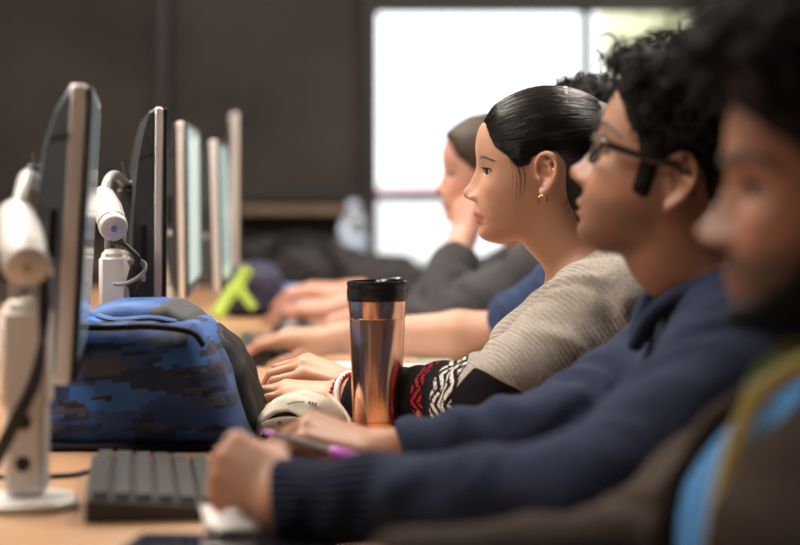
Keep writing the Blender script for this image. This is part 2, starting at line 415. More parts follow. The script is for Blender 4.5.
def eyes(hd, parent, m_eye, m_dark):
    for sy in (1, -1):
        c = np.array((hd.E[0], sy * hd.E[1], hd.E[2])); g = np.array((1, .04 * sy, -.03)); g /= np.linalg.norm(g)
        u = np.cross(g, (0, 0, 1.)); u /= np.linalg.norm(u); w = np.cross(u, g); vs = []; fs = []; at = []; n, m = 32, 28
        for i in range(m + 1):
            ph = PI * (i / m) ** 1.4; r = 12.2 + .7 * math.exp(-(ph / .36) ** 4)
            for k in range(n):
                th = 2 * PI * k / n; vs.append(hd.w(c + r * (g * math.cos(ph) + (u * math.cos(th) + w * math.sin(th)) * math.sin(ph)))); at.append(ph)
        fs = [(i * n + k, i * n + (k + 1) % n, (i + 1) * n + (k + 1) % n, (i + 1) * n + k) for i in range(m) for k in range(n)]
        V = np.array(vs); me = qmesh('eyeball', V, np.array(fs), dict(ang=at)); link('eyeball', me, m_eye, parent)
        b = MB()
        for sg, rad in ((1, .75), (-1, .35)):
            pts = []
            for a in np.linspace(-1., 1., 15):
                az = a * 1.0 + .18; el = sg * hd.lid * math.sqrt(max(0, 1 - a * a * .96)) - .02 + .05 * a
                pts.append(hd.w(c + 13.6 * np.array((math.cos(el) * math.cos(az), sy * math.cos(el) * math.sin(az), math.sin(el)))))
            b.tube(pts, rad * hd.s, 6)
            if sg == 1:
                for k, p in enumerate(pts[1:]):
                    for j in range(2):
                        az = (-1 + 2 * (k + 1 + j * .5) / 14) + .18; d = np.array((math.cos(az), sy * math.sin(az), .0))
                        q = [p, p + hd.R @ (d * 3.5 + (0, 0, -.4)) * hd.s, p + hd.R @ (d * 6.5 + (0, 0, 1.6)) * hd.s]
                        b.tube(q, [.28 * hd.s, .2 * hd.s, .05 * hd.s], 4)
        b.build('eyelashes', m_dark, parent)
def eye_mat():
    m, nt, ln, b = new_mat('eyeball_wet')
    r = nt.new('ShaderNodeValToRGB'); e = r.color_ramp.elements; e[0].position = 0; e[0].color = (.004, .003, .003, 1); e[1].position = .16; e[1].color = (.03, .014, .008, 1)
    for p, c in ((.14, (.004, .003, .003, 1)), (.50, (.03, .014, .008, 1)), (.55, (.012, .008, .007, 1)), (.60, (.42, .34, .31, 1)), (1., (.45, .28, .24, 1))):
        x = e.new(p); x.color = c
    ln.new(attr(nt, 'ang').outputs['Fac'], r.inputs[0]); ln.new(r.outputs[0], b.inputs['Base Color']); b.inputs['Roughness'].default_value = .08
    return m
def brows(hd, parent, m_dark, pts, r=2., n=46):
    for sy in (1, -1):
        b = MB(); c = bezier([(y, z, 0) for y, z in pts], 10); N_ = len(c) - 1
        for i in range(n * 2):
            t = random.random(); k = t * N_; p = c[int(k)]; wd = r * (1 - .65 * t) * (.6 + .4 * min(1, t * 6))
            y0, z0 = p[0], p[1] + random.uniform(-1, 1) * wd; L = random.uniform(4, 7)
            y1, z1 = y0 + L * (.45 + .5 * t), z0 + L * (.45 - .75 * t)
            q = [hd.w((hd.fx(a, c_, .7 + .5 * j), sy * a, c_)) for j, (a, c_) in enumerate(((y0, z0), ((y0 + y1) / 2, (z0 + z1) / 2 + .4), (y1, z1)))]
            b.tube(q, [.5 * hd.s, .5 * hd.s, .12 * hd.s], 4)
        b.build('eyebrow', m_dark, parent)
def hair_shell(hd, parent, material, poly, T, h=.0028, extra=None, rough=0., seed=3, soft=7., name='hair', clear_face=True, pole=(-88, 0, 55), it=2):
    lo, hi = hd.box((-150, -120, -170), (130, 120, 165)); fld = Field(lo, hi, h); sc = hd.s; rs = np.random.RandomState(seed)
    ks = rs.randn(9, 3); ks /= np.linalg.norm(ks, axis=1)[:, None]; ph = rs.rand(9) * 6.3
    def fn(X, Y, Z):
        x, y, z = hd.loc(X, Y, Z); d = hd.sd(x, y, z, False)
        m = polysd(poly, x, z)
        t = (T(x, y, z) if callable(T) else T) * sstep(-1, soft, m) - 4.5 * (1 - sstep(-6, 1, m))
        if rough:
            nz = 0
            for i in range(9): nz = nz + np.sin((ks[i, 0] * x + ks[i, 1] * y + ks[i, 2] * z) * (.1 + .03 * i) + ph[i] + 1.2 * np.sin(z * .07 + x * .05 + i))
            t = t + rough * nz / 4.5 * sstep(1, soft + 3, m)
        return ((d - t) * sc).astype(np.float32)
    fld.op(fn, lo, hi, .001, pad=0)
    if extra: extra(fld)
    V, Q = fld.surface(); V = relax(V, Q, it)
    q = np.stack(hd.loc(V[:, 0], V[:, 1], V[:, 2]), 1) - (-6, 0, 37); pl = np.array(pole, float) - (-6, 0, 37); pl /= np.linalg.norm(pl)
    a = np.cross(pl, (0, 1, 0)); a /= np.linalg.norm(a); b_ = np.cross(pl, a)
    u = np.arctan2(q @ b_, q @ a) / (2 * PI); v = np.arccos(np.clip(q @ pl / np.linalg.norm(q, axis=1), -1, 1)) / PI
    me = qmesh(name, V, Q, uv=np.stack([np.abs(u), v], 1))
    return link(name, me, material, parent), V, normals(V, Q)
# ------------------------------------------------------------------ hands
def hand_prims(W, Fd, Nd, thumb, s=1., curl=None, spread=.06, th=(.5, .5, .3), fat=1.):
    """W wrist, Fd towards the fingers, Nd out of the back of the hand, thumb=+1/-1 side (along Fd x Nd)"""
    W = np.array(W, float); Fd = np.array(Fd, float); Fd /= np.linalg.norm(Fd); Nd = np.array(Nd, float); Nd -= Fd * (Nd @ Fd); Nd /= np.linalg.norm(Nd)
    L = np.cross(Fd, Nd) * thumb; palm = []; fing = []; tips = []
    mc = [(.088, .030, .000), (.090, .010, .003), (.085, -.010, .002), (.077, -.028, -.003)]; ln = [(.043, .026, .021), (.047, .030, .022), (.043, .028, .021), (.034, .021, .019)]
    rd = [.0092, .0094, .0089, .0078]; curl = curl or [(.3, .5, .3)] * 4
    for i in range(4):
        a = W + Fd * .008 * s + L * mc[i][1] * .55 * s; b = W + (Fd * mc[i][0] + L * mc[i][1] + Nd * mc[i][2]) * s
        palm.append((a, b, .0145 * s * fat, .0112 * s * fat)); palm.append((a - Nd * .007 * s, b - (Nd * .006 + Fd * .006) * s, .013 * s * fat, .0105 * s * fat))
        sp = (1.5 - i) * spread; th_ = 0.; p = b; D0 = Fd * math.cos(sp) + L * math.sin(sp); r = rd[i] * s * fat
        for j in range(3):
            th_ += curl[i][j]; d = D0 * math.cos(th_) - Nd * math.sin(th_); q = p + d * ln[i][j] * s
            fing.append((i, p, q, r * (1 - .09 * j), r * (1 - .09 * (j + 1)))); p = q
        tips.append((p, d, r * .75, D0 * math.sin(th_) + Nd * math.cos(th_)))
    palm.append((W + (Fd * .015 + L * .012 - Nd * .008) * s, W + (Fd * .05 + L * .026 - Nd * .013) * s, .017 * s * fat, .014 * s * fat))
    palm.append((W + (Fd * .015 - L * .012 - Nd * .008) * s, W + (Fd * .055 - L * .024 - Nd * .010) * s, .015 * s * fat, .012 * s * fat))
    p = W + (Fd * .018 + L * .020 - Nd * .008) * s
    d = Fd * math.cos(th[0]) + L * math.sin(th[0]) - Nd * .35; d /= np.linalg.norm(d); q = p + d * .044 * s
    fing.append((4, p, q, .0145 * s * fat, .0112 * s * fat)); base = math.atan2(d @ L, d @ Fd)
    for j, (l_, dd) in enumerate(((.034, th[1]), (.027, th[2]))):
        base -= dd; d2 = Fd * math.cos(base) + L * math.sin(base) - Nd * (.3 + .1 * j); d2 /= np.linalg.norm(d2); p, q = q, q + d2 * l_ * s
        fing.append((4, p, q, .0108 * s * fat, (.0098, .0078)[j] * s * fat))
    n2 = Nd - d2 * (Nd @ d2); tips.append((q, d2, .0078 * s, n2 / np.linalg.norm(n2)))
    return palm, fing, tips, L
def add_hand(fld, hp):
    palm, fing, tips, L = hp
    pts = np.array([c for a, b, r, r2 in palm for c in (a, b)] + [c for f in fing for c in (f[1], f[2])]); lo, hi = pts.min(0) - .02, pts.max(0) + .02
    def fn(X, Y, Z):
        d = None
        for a, b, ra, rb in palm:
            e = capf(a, b, ra, rb)(X, Y, Z); d = e if d is None else smin(d, e, .011)
        per = {}
        for i, a, b, ra, rb in fing:
            e = capf(a, b, ra, rb)(X, Y, Z); per[i] = e if i not in per else smin(per[i], e, .002)
        fi = None
        for i in range(4): fi = per[i] if fi is None else np.minimum(fi, per[i] + 0)
        d = smin(d, fi, .006); return smin(d, per[4], .007)
    fld.op(fn, lo, hi, .012, pad=.003)
def nails(hp, parent, material, s=1.):
    for (p, d, r, n) in hp[2]:
        b = MB(); l = np.cross(d, n); R = np.stack([d, l, n], 1); c = p - d * .001 + n * r * .55
        vs = []; fs = []; m = 8
        for i in range(m + 1):
            for k in range(m + 1):
                u = (i / m * 2 - 1); v = (k / m * 2 - 1); w_ = math.sqrt(max(0, 1 - (abs(u) ** 3.5))); x = u * .0058 * s; y = v * w_ * r * .82; z = math.sqrt(max(0, (r * 1.25) ** 2 - y * y)) - r * .62 - abs(u) ** 3 * .0008
                vs.append(c + R @ np.array((x, y, z)))
        fs = [(i * (m + 1) + k, (i + 1) * (m + 1) + k, (i + 1) * (m + 1) + k + 1, i * (m + 1) + k + 1) for i in range(m) for k in range(m)]
        b.add(vs, fs); o = b.build('fingernail', material, parent, smooth=60)
        o.modifiers.new('thick', 'SOLIDIFY').thickness = .0006
# ------------------------------------------------------------------ skeleton coordinates for clothes
def along(V, chain):
    """distance along a polyline and angle round it for every vertex"""
    best = np.full(len(V), 1e9); s_ = np.zeros(len(V)); an = np.zeros(len(V)); c0 = 0
    up = np.array((0, 0, 1.))
    for a, b in zip(chain[:-1], chain[1:]):
        a = np.array(a, float); b = np.array(b, float); d = b - a; L = np.linalg.norm(d); t = d / L
        h = np.clip((V - a) @ t / L, 0, 1); r = V - a - h[:, None] * d; dist = np.linalg.norm(r, axis=1)
        u = up - t * (up @ t); u /= np.linalg.norm(u) + 1e-9; w = np.cross(t, u); g = dist < best
        best[g] = dist[g]; s_[g] = (c0 + h * L + 0 * dist)[g]; an[g] = np.arctan2(r @ w, r @ u)[g]; c0 += L
    return s_, an, best
# ------------------------------------------------------------------ people
M = {}
M['skin_w'] = skin_mat('skin_olive', (.52, .30, .195), (.42, .135, .105), sss=.15)
M['skin_g'] = skin_mat('skin_brown', (.36, .185, .11), (.30, .12, .09))
M['skin_f'] = skin_mat('skin_dark_brown', (.27, .125, .072), (.20, .07, .05))
M['skin_c'] = skin_mat('skin_fair', (.52, .29, .22), (.45, .16, .14))
M['skin_h'] = skin_mat('skin_tan', (.42, .24, .16), (.4, .16, .12))
M['hair_w'] = hair_mat('hair_black_sleek', (.0015, .001, .001), (.010, .007, .006), .33, 420, 4)
M['hair_g'] = hair_mat('hair_black_wavy', (.002, .0015, .0012), (.010, .007, .006), .65, 60, 12, .15)
M['hair_c'] = hair_mat('hair_brown', (.018, .010, .006), (.05, .027, .016), .5, 120, 4, .3)
M['strand'] = mat('hair_strand', (.010, .007, .006), .3, spec=.5)
M['strand_g'] = mat('hair_strand_soft', (.006, .0045, .0035), .6, spec=.12)
M['dark'] = mat('lash_black', (.008, .006, .005), .5)
M['eye'] = eye_mat()
M['nail'] = mat('fingernail_pink', (.62, .34, .26), .25)
def body(spec, h):
    hd = spec['head']; pts = [spec['pelvis'], spec['chest'], spec['nb'], *[p for a in spec['arms'] for p in a[:3]]]
    hb = hd.box(); lo = np.minimum(np.min(pts, 0) - .17, hb[0]); hi = np.maximum(np.max(pts, 0) + .17, hb[1]); lo[0] -= .06
    f = Field(lo, hi, h); nr = spec.get('neck', .052)
    hd.carve(f)
    pv, ch, nb = (np.array(spec[k], float) for k in ('pelvis', 'chest', 'nb'))
    w = spec.get('w', .15)
    f.ecap(pv, ch, w, w * .98, .095, .092, .03); f.ecap(ch, ch + (nb - ch) * .75, w * .98, w * .62, .09, .06, .03)
    ntop = hd.w((-22, 0, -18)); nmid = hd.w((-14, 0, -62))
    f.cap(ntop, nmid, nr * .98, nr * .96, .012); f.cap(nmid, nb, nr * .96, nr * 1.12, .02)
    for ai, (sh, el, wr, hk) in enumerate(spec['arms']):
        sh, el, wr = (np.array(p, float) for p in (sh, el, wr)); k = spec.get('arm', 1.) * (.5 + .5 * spec.get('armk', [1., 1.])[ai])
        f.cap(nb + (0, 0, -.015), sh, .045, .046 * k, .03); kk = k * spec.get('thin', 1.); f.cap(sh, el, .046 * k, .037 * kk, .02)
        mid = el + (wr - el) * .3; f.cap(el, mid, .037 * kk, .039 * kk, .012); f.cap(mid, wr, .039 * kk, .0265 * k, .012)
        if hk: add_hand(f, hk)
    V, Q = f.surface(); V = relax(V, Q, spec.get('it', 1), .4)
    return V, Q
def garment(spec, h, fn_extra=None, tk=.014, slk=(.066, .06, .054, .042), cuff=None, wr_amp=.006, seed=1, name='sweater', material=None, parent=None, arms=True, rmax=(None, None), wscale=26.):
    pts = [spec['pelvis'], spec['chest'], spec['nb'], *[p for a in spec['arms'] for p in a[:3]]]
    lo = np.min(pts, 0) - .2; hi = np.max(pts, 0) + .2; f = Field(lo, hi, h)
    pv, ch, nb = (np.array(spec[k], float) for k in ('pelvis', 'chest', 'nb')); w = spec.get('w', .15) + tk
    f.ecap(pv, ch, w * 1.03, w, .095 + tk * 1.4, .092 + tk, .03); f.ecap(ch, ch + (nb - ch) * .78, w, w * .62, .09 + tk, .06 + tk, .03)
    chains = []
    for i, (sh, el, wr, hk) in enumerate(spec['arms']):
        sh, el, wr = (np.array(p, float) for p in (sh, el, wr)); k = spec.get('arm', 1.) * spec.get('armk', [1., 1.])[i]
        f.cap(nb + (0, 0, -.02), sh, .045 + tk, slk[0] * k, .04)
        if not arms: continue
        end = (cuff[i] if cuff else 1.)
        if end <= 0:                                       # short sleeve that stops on the upper arm
            f.cap(sh, sh + (el - sh) * (1 + end), slk[0] * k, slk[1] * k, .02); chains.append([sh, el, wr]); continue
        f.cap(sh, el, slk[0] * k, slk[1] * k, .03); e = el + (wr - el) * end; mid = el + (wr - el) * .35 * end
        f.cap(el, mid, slk[1] * k, slk[2] * k, .02); f.cap(mid, e, slk[2] * k, slk[3] * k, .01)
        d = (e - mid) / np.linalg.norm(e - mid); c = e + d * .06
        pl = d; 
        def cut(X, Y, Z, e=e, d=d): return -((X - e[0]) * d[0] + (Y - e[1]) * d[1] + (Z - e[2]) * d[2]) - .004
        f.op(cut, e - .06, e + .06, .004, 'd', pad=0)
        chains.append([sh, el, wr])
    if fn_extra: fn_extra(f)
    V, Q = f.surface(); V = relax(V, Q, 2)
    al = [along(V, c) for c in chains]; at = {}
    if al:
        L = np.stack([a[2] for a in al]); kk = L.argmin(0); s_ = np.choose(kk, [a[0] for a in al]); an = np.choose(kk, [a[1] for a in al]); ds = L.min(0)
        at = dict(along=s_, around=an, armd=ds, which=kk + 0.)
        n = normals(V, Q); fold = np.sin(s_ * 2 * PI * wscale + 2.2 * np.sin(an * 1.0 + 3 * wob(V, 5, seed)) + 4 * wob(V, 9, seed + 1))
        am = sstep(.12, .07, ds) * (.5 + .5 * wob(V, 11, seed + 2)); V = V + n * ((fold * am * .55 + wob(V, 14, seed + 4) * .6) * wr_amp)[:, None]
    me = qmesh(name, V, Q, at); return link(name, me, material, parent), V, Q, at
M['trouser'] = mat('trouser_cloth', (.02, .025, .04), .85, bump=.4, bscale=300)
M['shoe'] = mat('shoe_leather', (.03, .025, .022), .5)
M['sole'] = mat('shoe_sole', (.25, .24, .22), .7)
def legs(spec, parent):
    pv = np.array(spec['pelvis'], float); f = Field(pv + (-.62, -.28, -.56), pv + (.18, .28, .14), .008)
    f.ecap(pv + (0, 0, -.02), pv + (0, 0, .04), .165, .16, .11, .105, .03); sh = []
    for s in (-1, 1):
        hip = pv + (0, s * .085, -.02); kn = pv + (-.40, s * .12, -.03); an = np.array((kn[0] + .03, kn[1], .11))
        f.cap(hip, kn, .082, .06, .03); f.cap(kn, an, .06, .048, .02); sh.append(an)
    V, Q = f.surface(); V = relax(V, Q, 2); V = V + normals(V, Q) * (wob(V, 16, 3) * .004)[:, None]
    link('trousers', qmesh('trousers', V, Q), M['trouser'], parent)
    for an in sh:
        f = Field(an + (-.24, -.07, -.115), an + (.09, .07, .05), .005)
        f.ecap(an + (.02, 0, -.06), an + (-.15, 0, -.073), .038, .046, .042, .026, .02); f.cap(an + (.012, 0, .0), an + (.01, 0, -.05), .043, .042, .02)
        f.op(lambda X, Y, Z: (Z - .012) + 0 * X + 0 * Y, an + (-.3, -.1, -.2), an + (.1, .1, -.098), .003, 'd', pad=0)
        V, Q = f.surface(); V = relax(V, Q, 1); o = link('shoe', qmesh('shoe', V, Q), M['shoe'], parent)
        b = MB(); c = an + (-.065, 0, -.0); 
        pts = [(c[0] + .118 * math.cos(t) * 1.0, c[1] + .046 * math.sin(t) * (1 - .12 * math.cos(t))) for t in np.linspace(0, 2 * PI, 28, False)]
        b.v = [(x, y, z) for z in (.001, .016) for x, y in pts]; n = 28
        b.f = [(k, (k + 1) % n, n + (k + 1) % n, n + k) for k in range(n)] + [tuple(range(n))[::-1], tuple(range(n, 2 * n))]; b.build('sole', M['sole'], o)
M['chair_plastic'] = mat('chair_plastic', (.025, .025, .028), .45); M['chair_cloth'] = mat('chair_cloth', (.03, .035, .05), .9, bump=.5, bscale=500); M['chrome'] = mat('chrome', (.7, .7, .72), .15, 1.)
def chair(pv, label):
    x, y = float(pv[0]), float(pv[1]); t = empty('office_chair', (x, y, 0), label, 'chair', 'office chairs along the desk')
    b = MB(); b.box((x - .04, y, .425), (.46, .46, .07), bev=.028); b.build('seat', M['chair_cloth'], t, smooth=60)
    b = MB(); c = bezier([(x + .2, -.0, .56), (x + .215, 0, .68), (x + .235, 0, .84)], 8)
    for sg in (-.018, .018): pass
    vs = []; fs = []; n = 12
    for (px, _, z) in c:
        for k in range(n + 1):
            u = k / n * 2 - 1; vs.append((px - .05 * u * u, y + u * .2, z))
    fs = [(i * (n + 1) + k, i * (n + 1) + k + 1, (i + 1) * (n + 1) + k + 1, (i + 1) * (n + 1) + k) for i in range(len(c) - 1) for k in range(n)]
    b.add(vs, fs); o = b.build('backrest', M['chair_cloth'], t, smooth=60); m = o.modifiers.new('t', 'SOLIDIFY'); m.thickness = .035; m.offset = 1
    b = MB(); b.tube(bezier([(x + .05, y, .385), (x + .2, y, .40), (x + .27, y, .5), (x + .27, y, .68)], 6), .016, 10); b.build('back_bracket', M['chair_plastic'], t, smooth=60)
    b = MB(); b.cyl((x, y, .10), (x, y, .40), .025, 20); b.build('gas_lift', M['chrome'], t, smooth=40)
    for k in range(5):
        a = 2 * PI * k / 5 + .3; e = (x + .29 * math.cos(a), y + .29 * math.sin(a), .075)
        b = MB(); b.tube([(x, y, .11), (x + .15 * math.cos(a), y + .15 * math.sin(a), .095), e], [.026, .02, .014], 10); lg = b.build('leg', M['chair_plastic'], t, smooth=60)
        b = MB(); d = np.array((-math.sin(a), math.cos(a), 0)) * .012; q = np.array((e[0], e[1], .0285)); b.cyl(q - d, q + d, .028, 18); b.cyl(q + (0, 0, .02), np.array(e), .007, 8); b.build('caster', M['chair_plastic'], lg, smooth=40)
def person(spec, label, group=None):
    pv = spec['pelvis']; return empty('person', (pv[0], pv[1], 0), label, 'person', group)

# ===== the woman in focus
hw = Head((.1905, 2.5, 1.0625), 1.0, yaw=-.06, pitch=0., wid=.97, nose=1.0, lid=.32)
LW = (-.072, 2.455, .777); RW = P(358, 386, 2.57)
hL = hand_prims(LW, (-1, .05, .03), (-.02, -.25, 1), 1, .9, [(.25, .35, .2), (.2, .4, .2), (.25, .4, .2), (.3, .4, .2)], .05, (.35, .2, .2), .86)
hR = hand_prims(RW, (-1, -.25, .42), (.35, -.40, 1), -1, .94, [(.62, .80, .35), (.70, .85, .35), (.72, .8, .35), (.7, .7, .3)], .08, (.25, -.05, .10), .84)
sp = dict(armk=[1., .72], head=hw, pelvis=(.40, 2.50, .57), chest=(.228, 2.5, .82), nb=(.262, 2.5, .93), neck=.047, w=.135, arm=.92, it=1,
          arms=[((.258, 2.352, .882), (.104, 2.29, .785), LW, hL), ((.27, 2.63, .868), (.165, 2.68, .772), RW, hR)])
W = person(sp, 'woman in profile with black pulled-back hair, oatmeal knit top and patterned black sleeves')
V, Q = body(sp, .0026)
o = link('body', qmesh('body', V, Q, hw.attrs(V, None, .3)), M['skin_w'], W)
eyes(hw, W, M['eye'], M['dark'])
brows(hw, W, M['dark'], [(4, 16.5), (14, 20), (26, 24), (38, 24), (48, 19.5)], 2.6, 150)
polyw = [(120, 80), (86, 77), (77, 67), (72, 50), (65, 36), (51, 26), (40, 14), (33, 7), (25, 12), (17, 22), (8, 30), (0, 33), (-13, 31), (-24, 18), (-28, 0), (-30, -40), (-34, -75), (-60, -140), (-150, -140), (-150, 160), (120, 160)]
def bunw(f):
    sc = hw.s
    f.cap(hw.w((-78, 0, 55)), hw.w((-88, 0, 20)), 34 * sc, 30 * sc, .02); f.cap(hw.w((-88, 0, 20)), hw.w((-74, 6, -62)), 30 * sc, 30 * sc, .02)
    f.cap(hw.w((-50, 18, 0)), hw.w((-52, 14, -60)), 34 * sc, 28 * sc, .02)
hair, HV, HN = hair_shell(hw, W, M['hair_w'], polyw, lambda x, y, z: 4.5 + 2.5 * sstep(60, -10, x) + 2.5 * sstep(40, 110, z), .0025, bunw, rough=.0, pole=(-95, 0, 62), soft=26.)
def strands(hd, HV, HN, n, L, parent, material, seed, poly, r=.3, lift=.6, pole=(-95, 0, 62), edge=None, name='hair_strands'):
    """thin hairs lying along the combed direction"""
    rs = np.random.RandomState(seed); b = MB(); pl = np.array(pole, float); C_ = np.array((-6, 0, 37.)); q = np.stack(hd.loc(HV[:, 0], HV[:, 1], HV[:, 2]), 1)
    ok = np.where((polysd(poly, q[:, 0], q[:, 2]) > 1) & (q[:, 2] > -5) & (q[:, 0] > -70))[0]
    cell = {}; 
    for i in ok: cell.setdefault(tuple((q[i] // 5).astype(int)), i)
    nl = np.stack([HN @ hd.R[:, k] for k in range(3)], 1)
    if edge: ok = ok[(polysd(poly, q[ok, 0], q[ok, 2]) < edge) & (q[ok, 0] > 20)]
    for i in rs.choice(ok, n):
        p = q[i].copy(); pts = []; up = lift + rs.rand() * .8; step = 4.5; sw = rs.randn() * .12
        for k in range(int(L * (0.5 + rs.rand()))):
            c = tuple((p // 5).astype(int)); j = cell.get(c)
            if j is None:
                for dd in ((1, 0, 0), (-1, 0, 0), (0, 1, 0), (0, -1, 0), (0, 0, 1), (0, 0, -1)):
                    j = cell.get((c[0] + dd[0], c[1] + dd[1], c[2] + dd[2]))
                    if j is not None: break
            if j is None: break
            nn = nl[j]; p = p - nn * ((p - q[j]) @ nn); pts.append(p + nn * up)
            d = pl - p; d -= nn * (d @ nn); d /= np.linalg.norm(d) + 1e-9
            if edge and k == 0: pts.insert(0, p - d * rs.uniform(3, 7) - nn * .6)
            p = p + d * step + np.cross(nn, d) * sw
        if len(pts) > 3:
            rr = np.full(len(pts), r * hd.s); rr[0] = rr[-1] = .05 * hd.s; b.tube([hd.w(x) for x in pts], rr, 3, False)
    return b.build(name, material, parent, smooth=180)
strands(hw, HV, HN, 1500, 16, hair, M['strand'], 4, polyw)
strands(hw, HV, HN, 700, 9, hair, M['strand'], 6, polyw, edge=9., r=.26, lift=.2, name='hairline_strands')
def wisp(hd, parent, material, specs, r=.22):
    b = MB()
    for pts in specs:
        c = bezier([hd.w(p) for p in pts], 5); rr = np.linspace(r, .08, len(c)) * hd.s; b.tube(c, rr, 4, False)
    return b.build('loose_strands', material, parent, smooth=180)
ws = []
for k in range(14):
    a = random.random(); x0 = 30 + 16 * a; e = random.uniform(-1, 1)
    ws.append([(x0, 66 + 2 * random.random(), 16 + 10 * a), (x0 - 7 + e * 2, 71 + random.random() * 1.5, -2), (x0 - 4 + 4 * e, 71, -22 - 14 * random.random())][:3])
wisp(hw, hair, M['strand'], ws); ws = []
for k in range(30):                      # flyaways on the crown and nape
    t = random.uniform(-.5, 1.3); x0 = 20 - 80 * t * .9; z0 = 118 - max(0, t - .2) * 28
    ws.append([(x0, random.uniform(-20, 40), z0 - 3), (x0 - 18, random.uniform(-20, 40), z0 + 1 + random.random() * 3), (x0 - 40, random.uniform(-20, 30), z0 - 8)])
wisp(hw, hair, M['strand'], ws); ws = []
for k in range(14):
    y0 = random.uniform(40, 52); x0 = random.uniform(-40, -24); ws.append([(x0, y0 + 6, -30), (x0 + 8, y0 + 2, -52), (x0 + 10 + random.random() * 14, y0 - 1, -66 - random.random() * 16)])
wisp(hw, hair, M['strand'], ws)
# hair clip, earring, necklace free
M['silver'] = mat('silver', (.8, .78, .75), .18, 1.); M['gold'] = mat('gold', (.85, .6, .3), .2, 1.)
M['clip'] = mat('clip_black', (.015, .014, .014), .3); M['gem'] = mat('rhinestone', (.55, .54, .53), .15, 1.)
b = MB(); c = []
for t in np.linspace(-.42, .42, 17):
    nrm = np.array((-.30, math.sin(.95 + t), math.cos(.95 + t) * 1.0)); c.append(nrm)
c = []
for t in np.linspace(0, 1, 17):
    y = 12 + 42 * t; x = -27 - 2 * math.sin(PI * t); zz = 37 + 73 * math.sqrt(max(0, 1 - ((x + 6) / 92) ** 2 - (y / 71) ** 2)) + 9.5; c.append(hw.w((x, y, zz)))
b.tube(c, .0026, 8, flat=.55); cl = b.build('hair_clip', M['clip'], hair, smooth=60)
b = MB()
for p in c[1:-1]:
    for s in (-1, 1): b.sphere(p + np.array((.0015 * s, -.0014, .0012)), .0008, 8, 6)
b.build('rhinestones', M['gem'], cl, smooth=60)
b = MB(); ec = hw.w((3, 77, -27)); b.tube([ec + np.array((.0055 * math.cos(a), -.001, .0055 * math.sin(a) - .004)) for a in np.linspace(-.6, 4.0, 18)], .0012, 8); b.sphere(ec + (0, -.002, .001), .0022, 12, 8); b.build('earring', M['gold'], W, smooth=60)
nails(hR, W, M['nail'], .85); nails(hL, W, M['nail'], .85)
b = MB(); i_, a, q_, r0, r1 = hL[1][4]; c = a + (q_ - a) * .5; d = (q_ - a) / np.linalg.norm(q_ - a); u = np.cross(d, (0, 0, 1)); u /= np.linalg.norm(u); w = np.cross(d, u)
b.tube([c + (u * math.cos(t) + w * math.sin(t)) * (r0 + .0006) for t in np.linspace(0, 2 * PI, 25)], .0011, 6); b.sphere(c - w * (r0 + .001) * (1 if w[2] < 0 else -1), .0022, 10, 8); b.build('ring', M['silver'], W, smooth=60)
def band(name, c, d, R, r, material, parent, beads=0, tilt=(0, 0, 0)):
    d = np.array(d, float) + tilt; d /= np.linalg.norm(d); u = np.cross(d, (0, 0, 1.)); u /= np.linalg.norm(u); w = np.cross(d, u); b = MB()
    if beads:
        for k in range(beads):
            t = 2 * PI * k / beads; b.sphere(c + (u * math.cos(t) + w * math.sin(t)) * R, r, 8, 6)
    else: b.tube([c + (u * math.cos(t) + w * math.sin(t)) * R for t in np.linspace(0, 2 * PI, 41)], r, 8)
    return b.build(name, material, parent, smooth=60)
M['bead'] = mat('beads_red', (.38, .02, .03), .3); M['bandw'] = mat('band_white', (.82, .78, .74), .5)
fd = np.array(LW) - np.array((.104, 2.29, .785)); fd /= np.linalg.norm(fd)
for k, m_ in ((-.002, 'bead'), (-.009, 'bead'), ): band('beaded_bracelet', np.array(LW) + fd * k, fd, .0285, .0030, M[m_], W, 30, (0, 0, .15))
band('white_bracelet', np.array(LW) - fd * .017 + (0, 0, -.001), fd, .031, .0036, M['bandw'], W, 0, (0, 0, -.25))
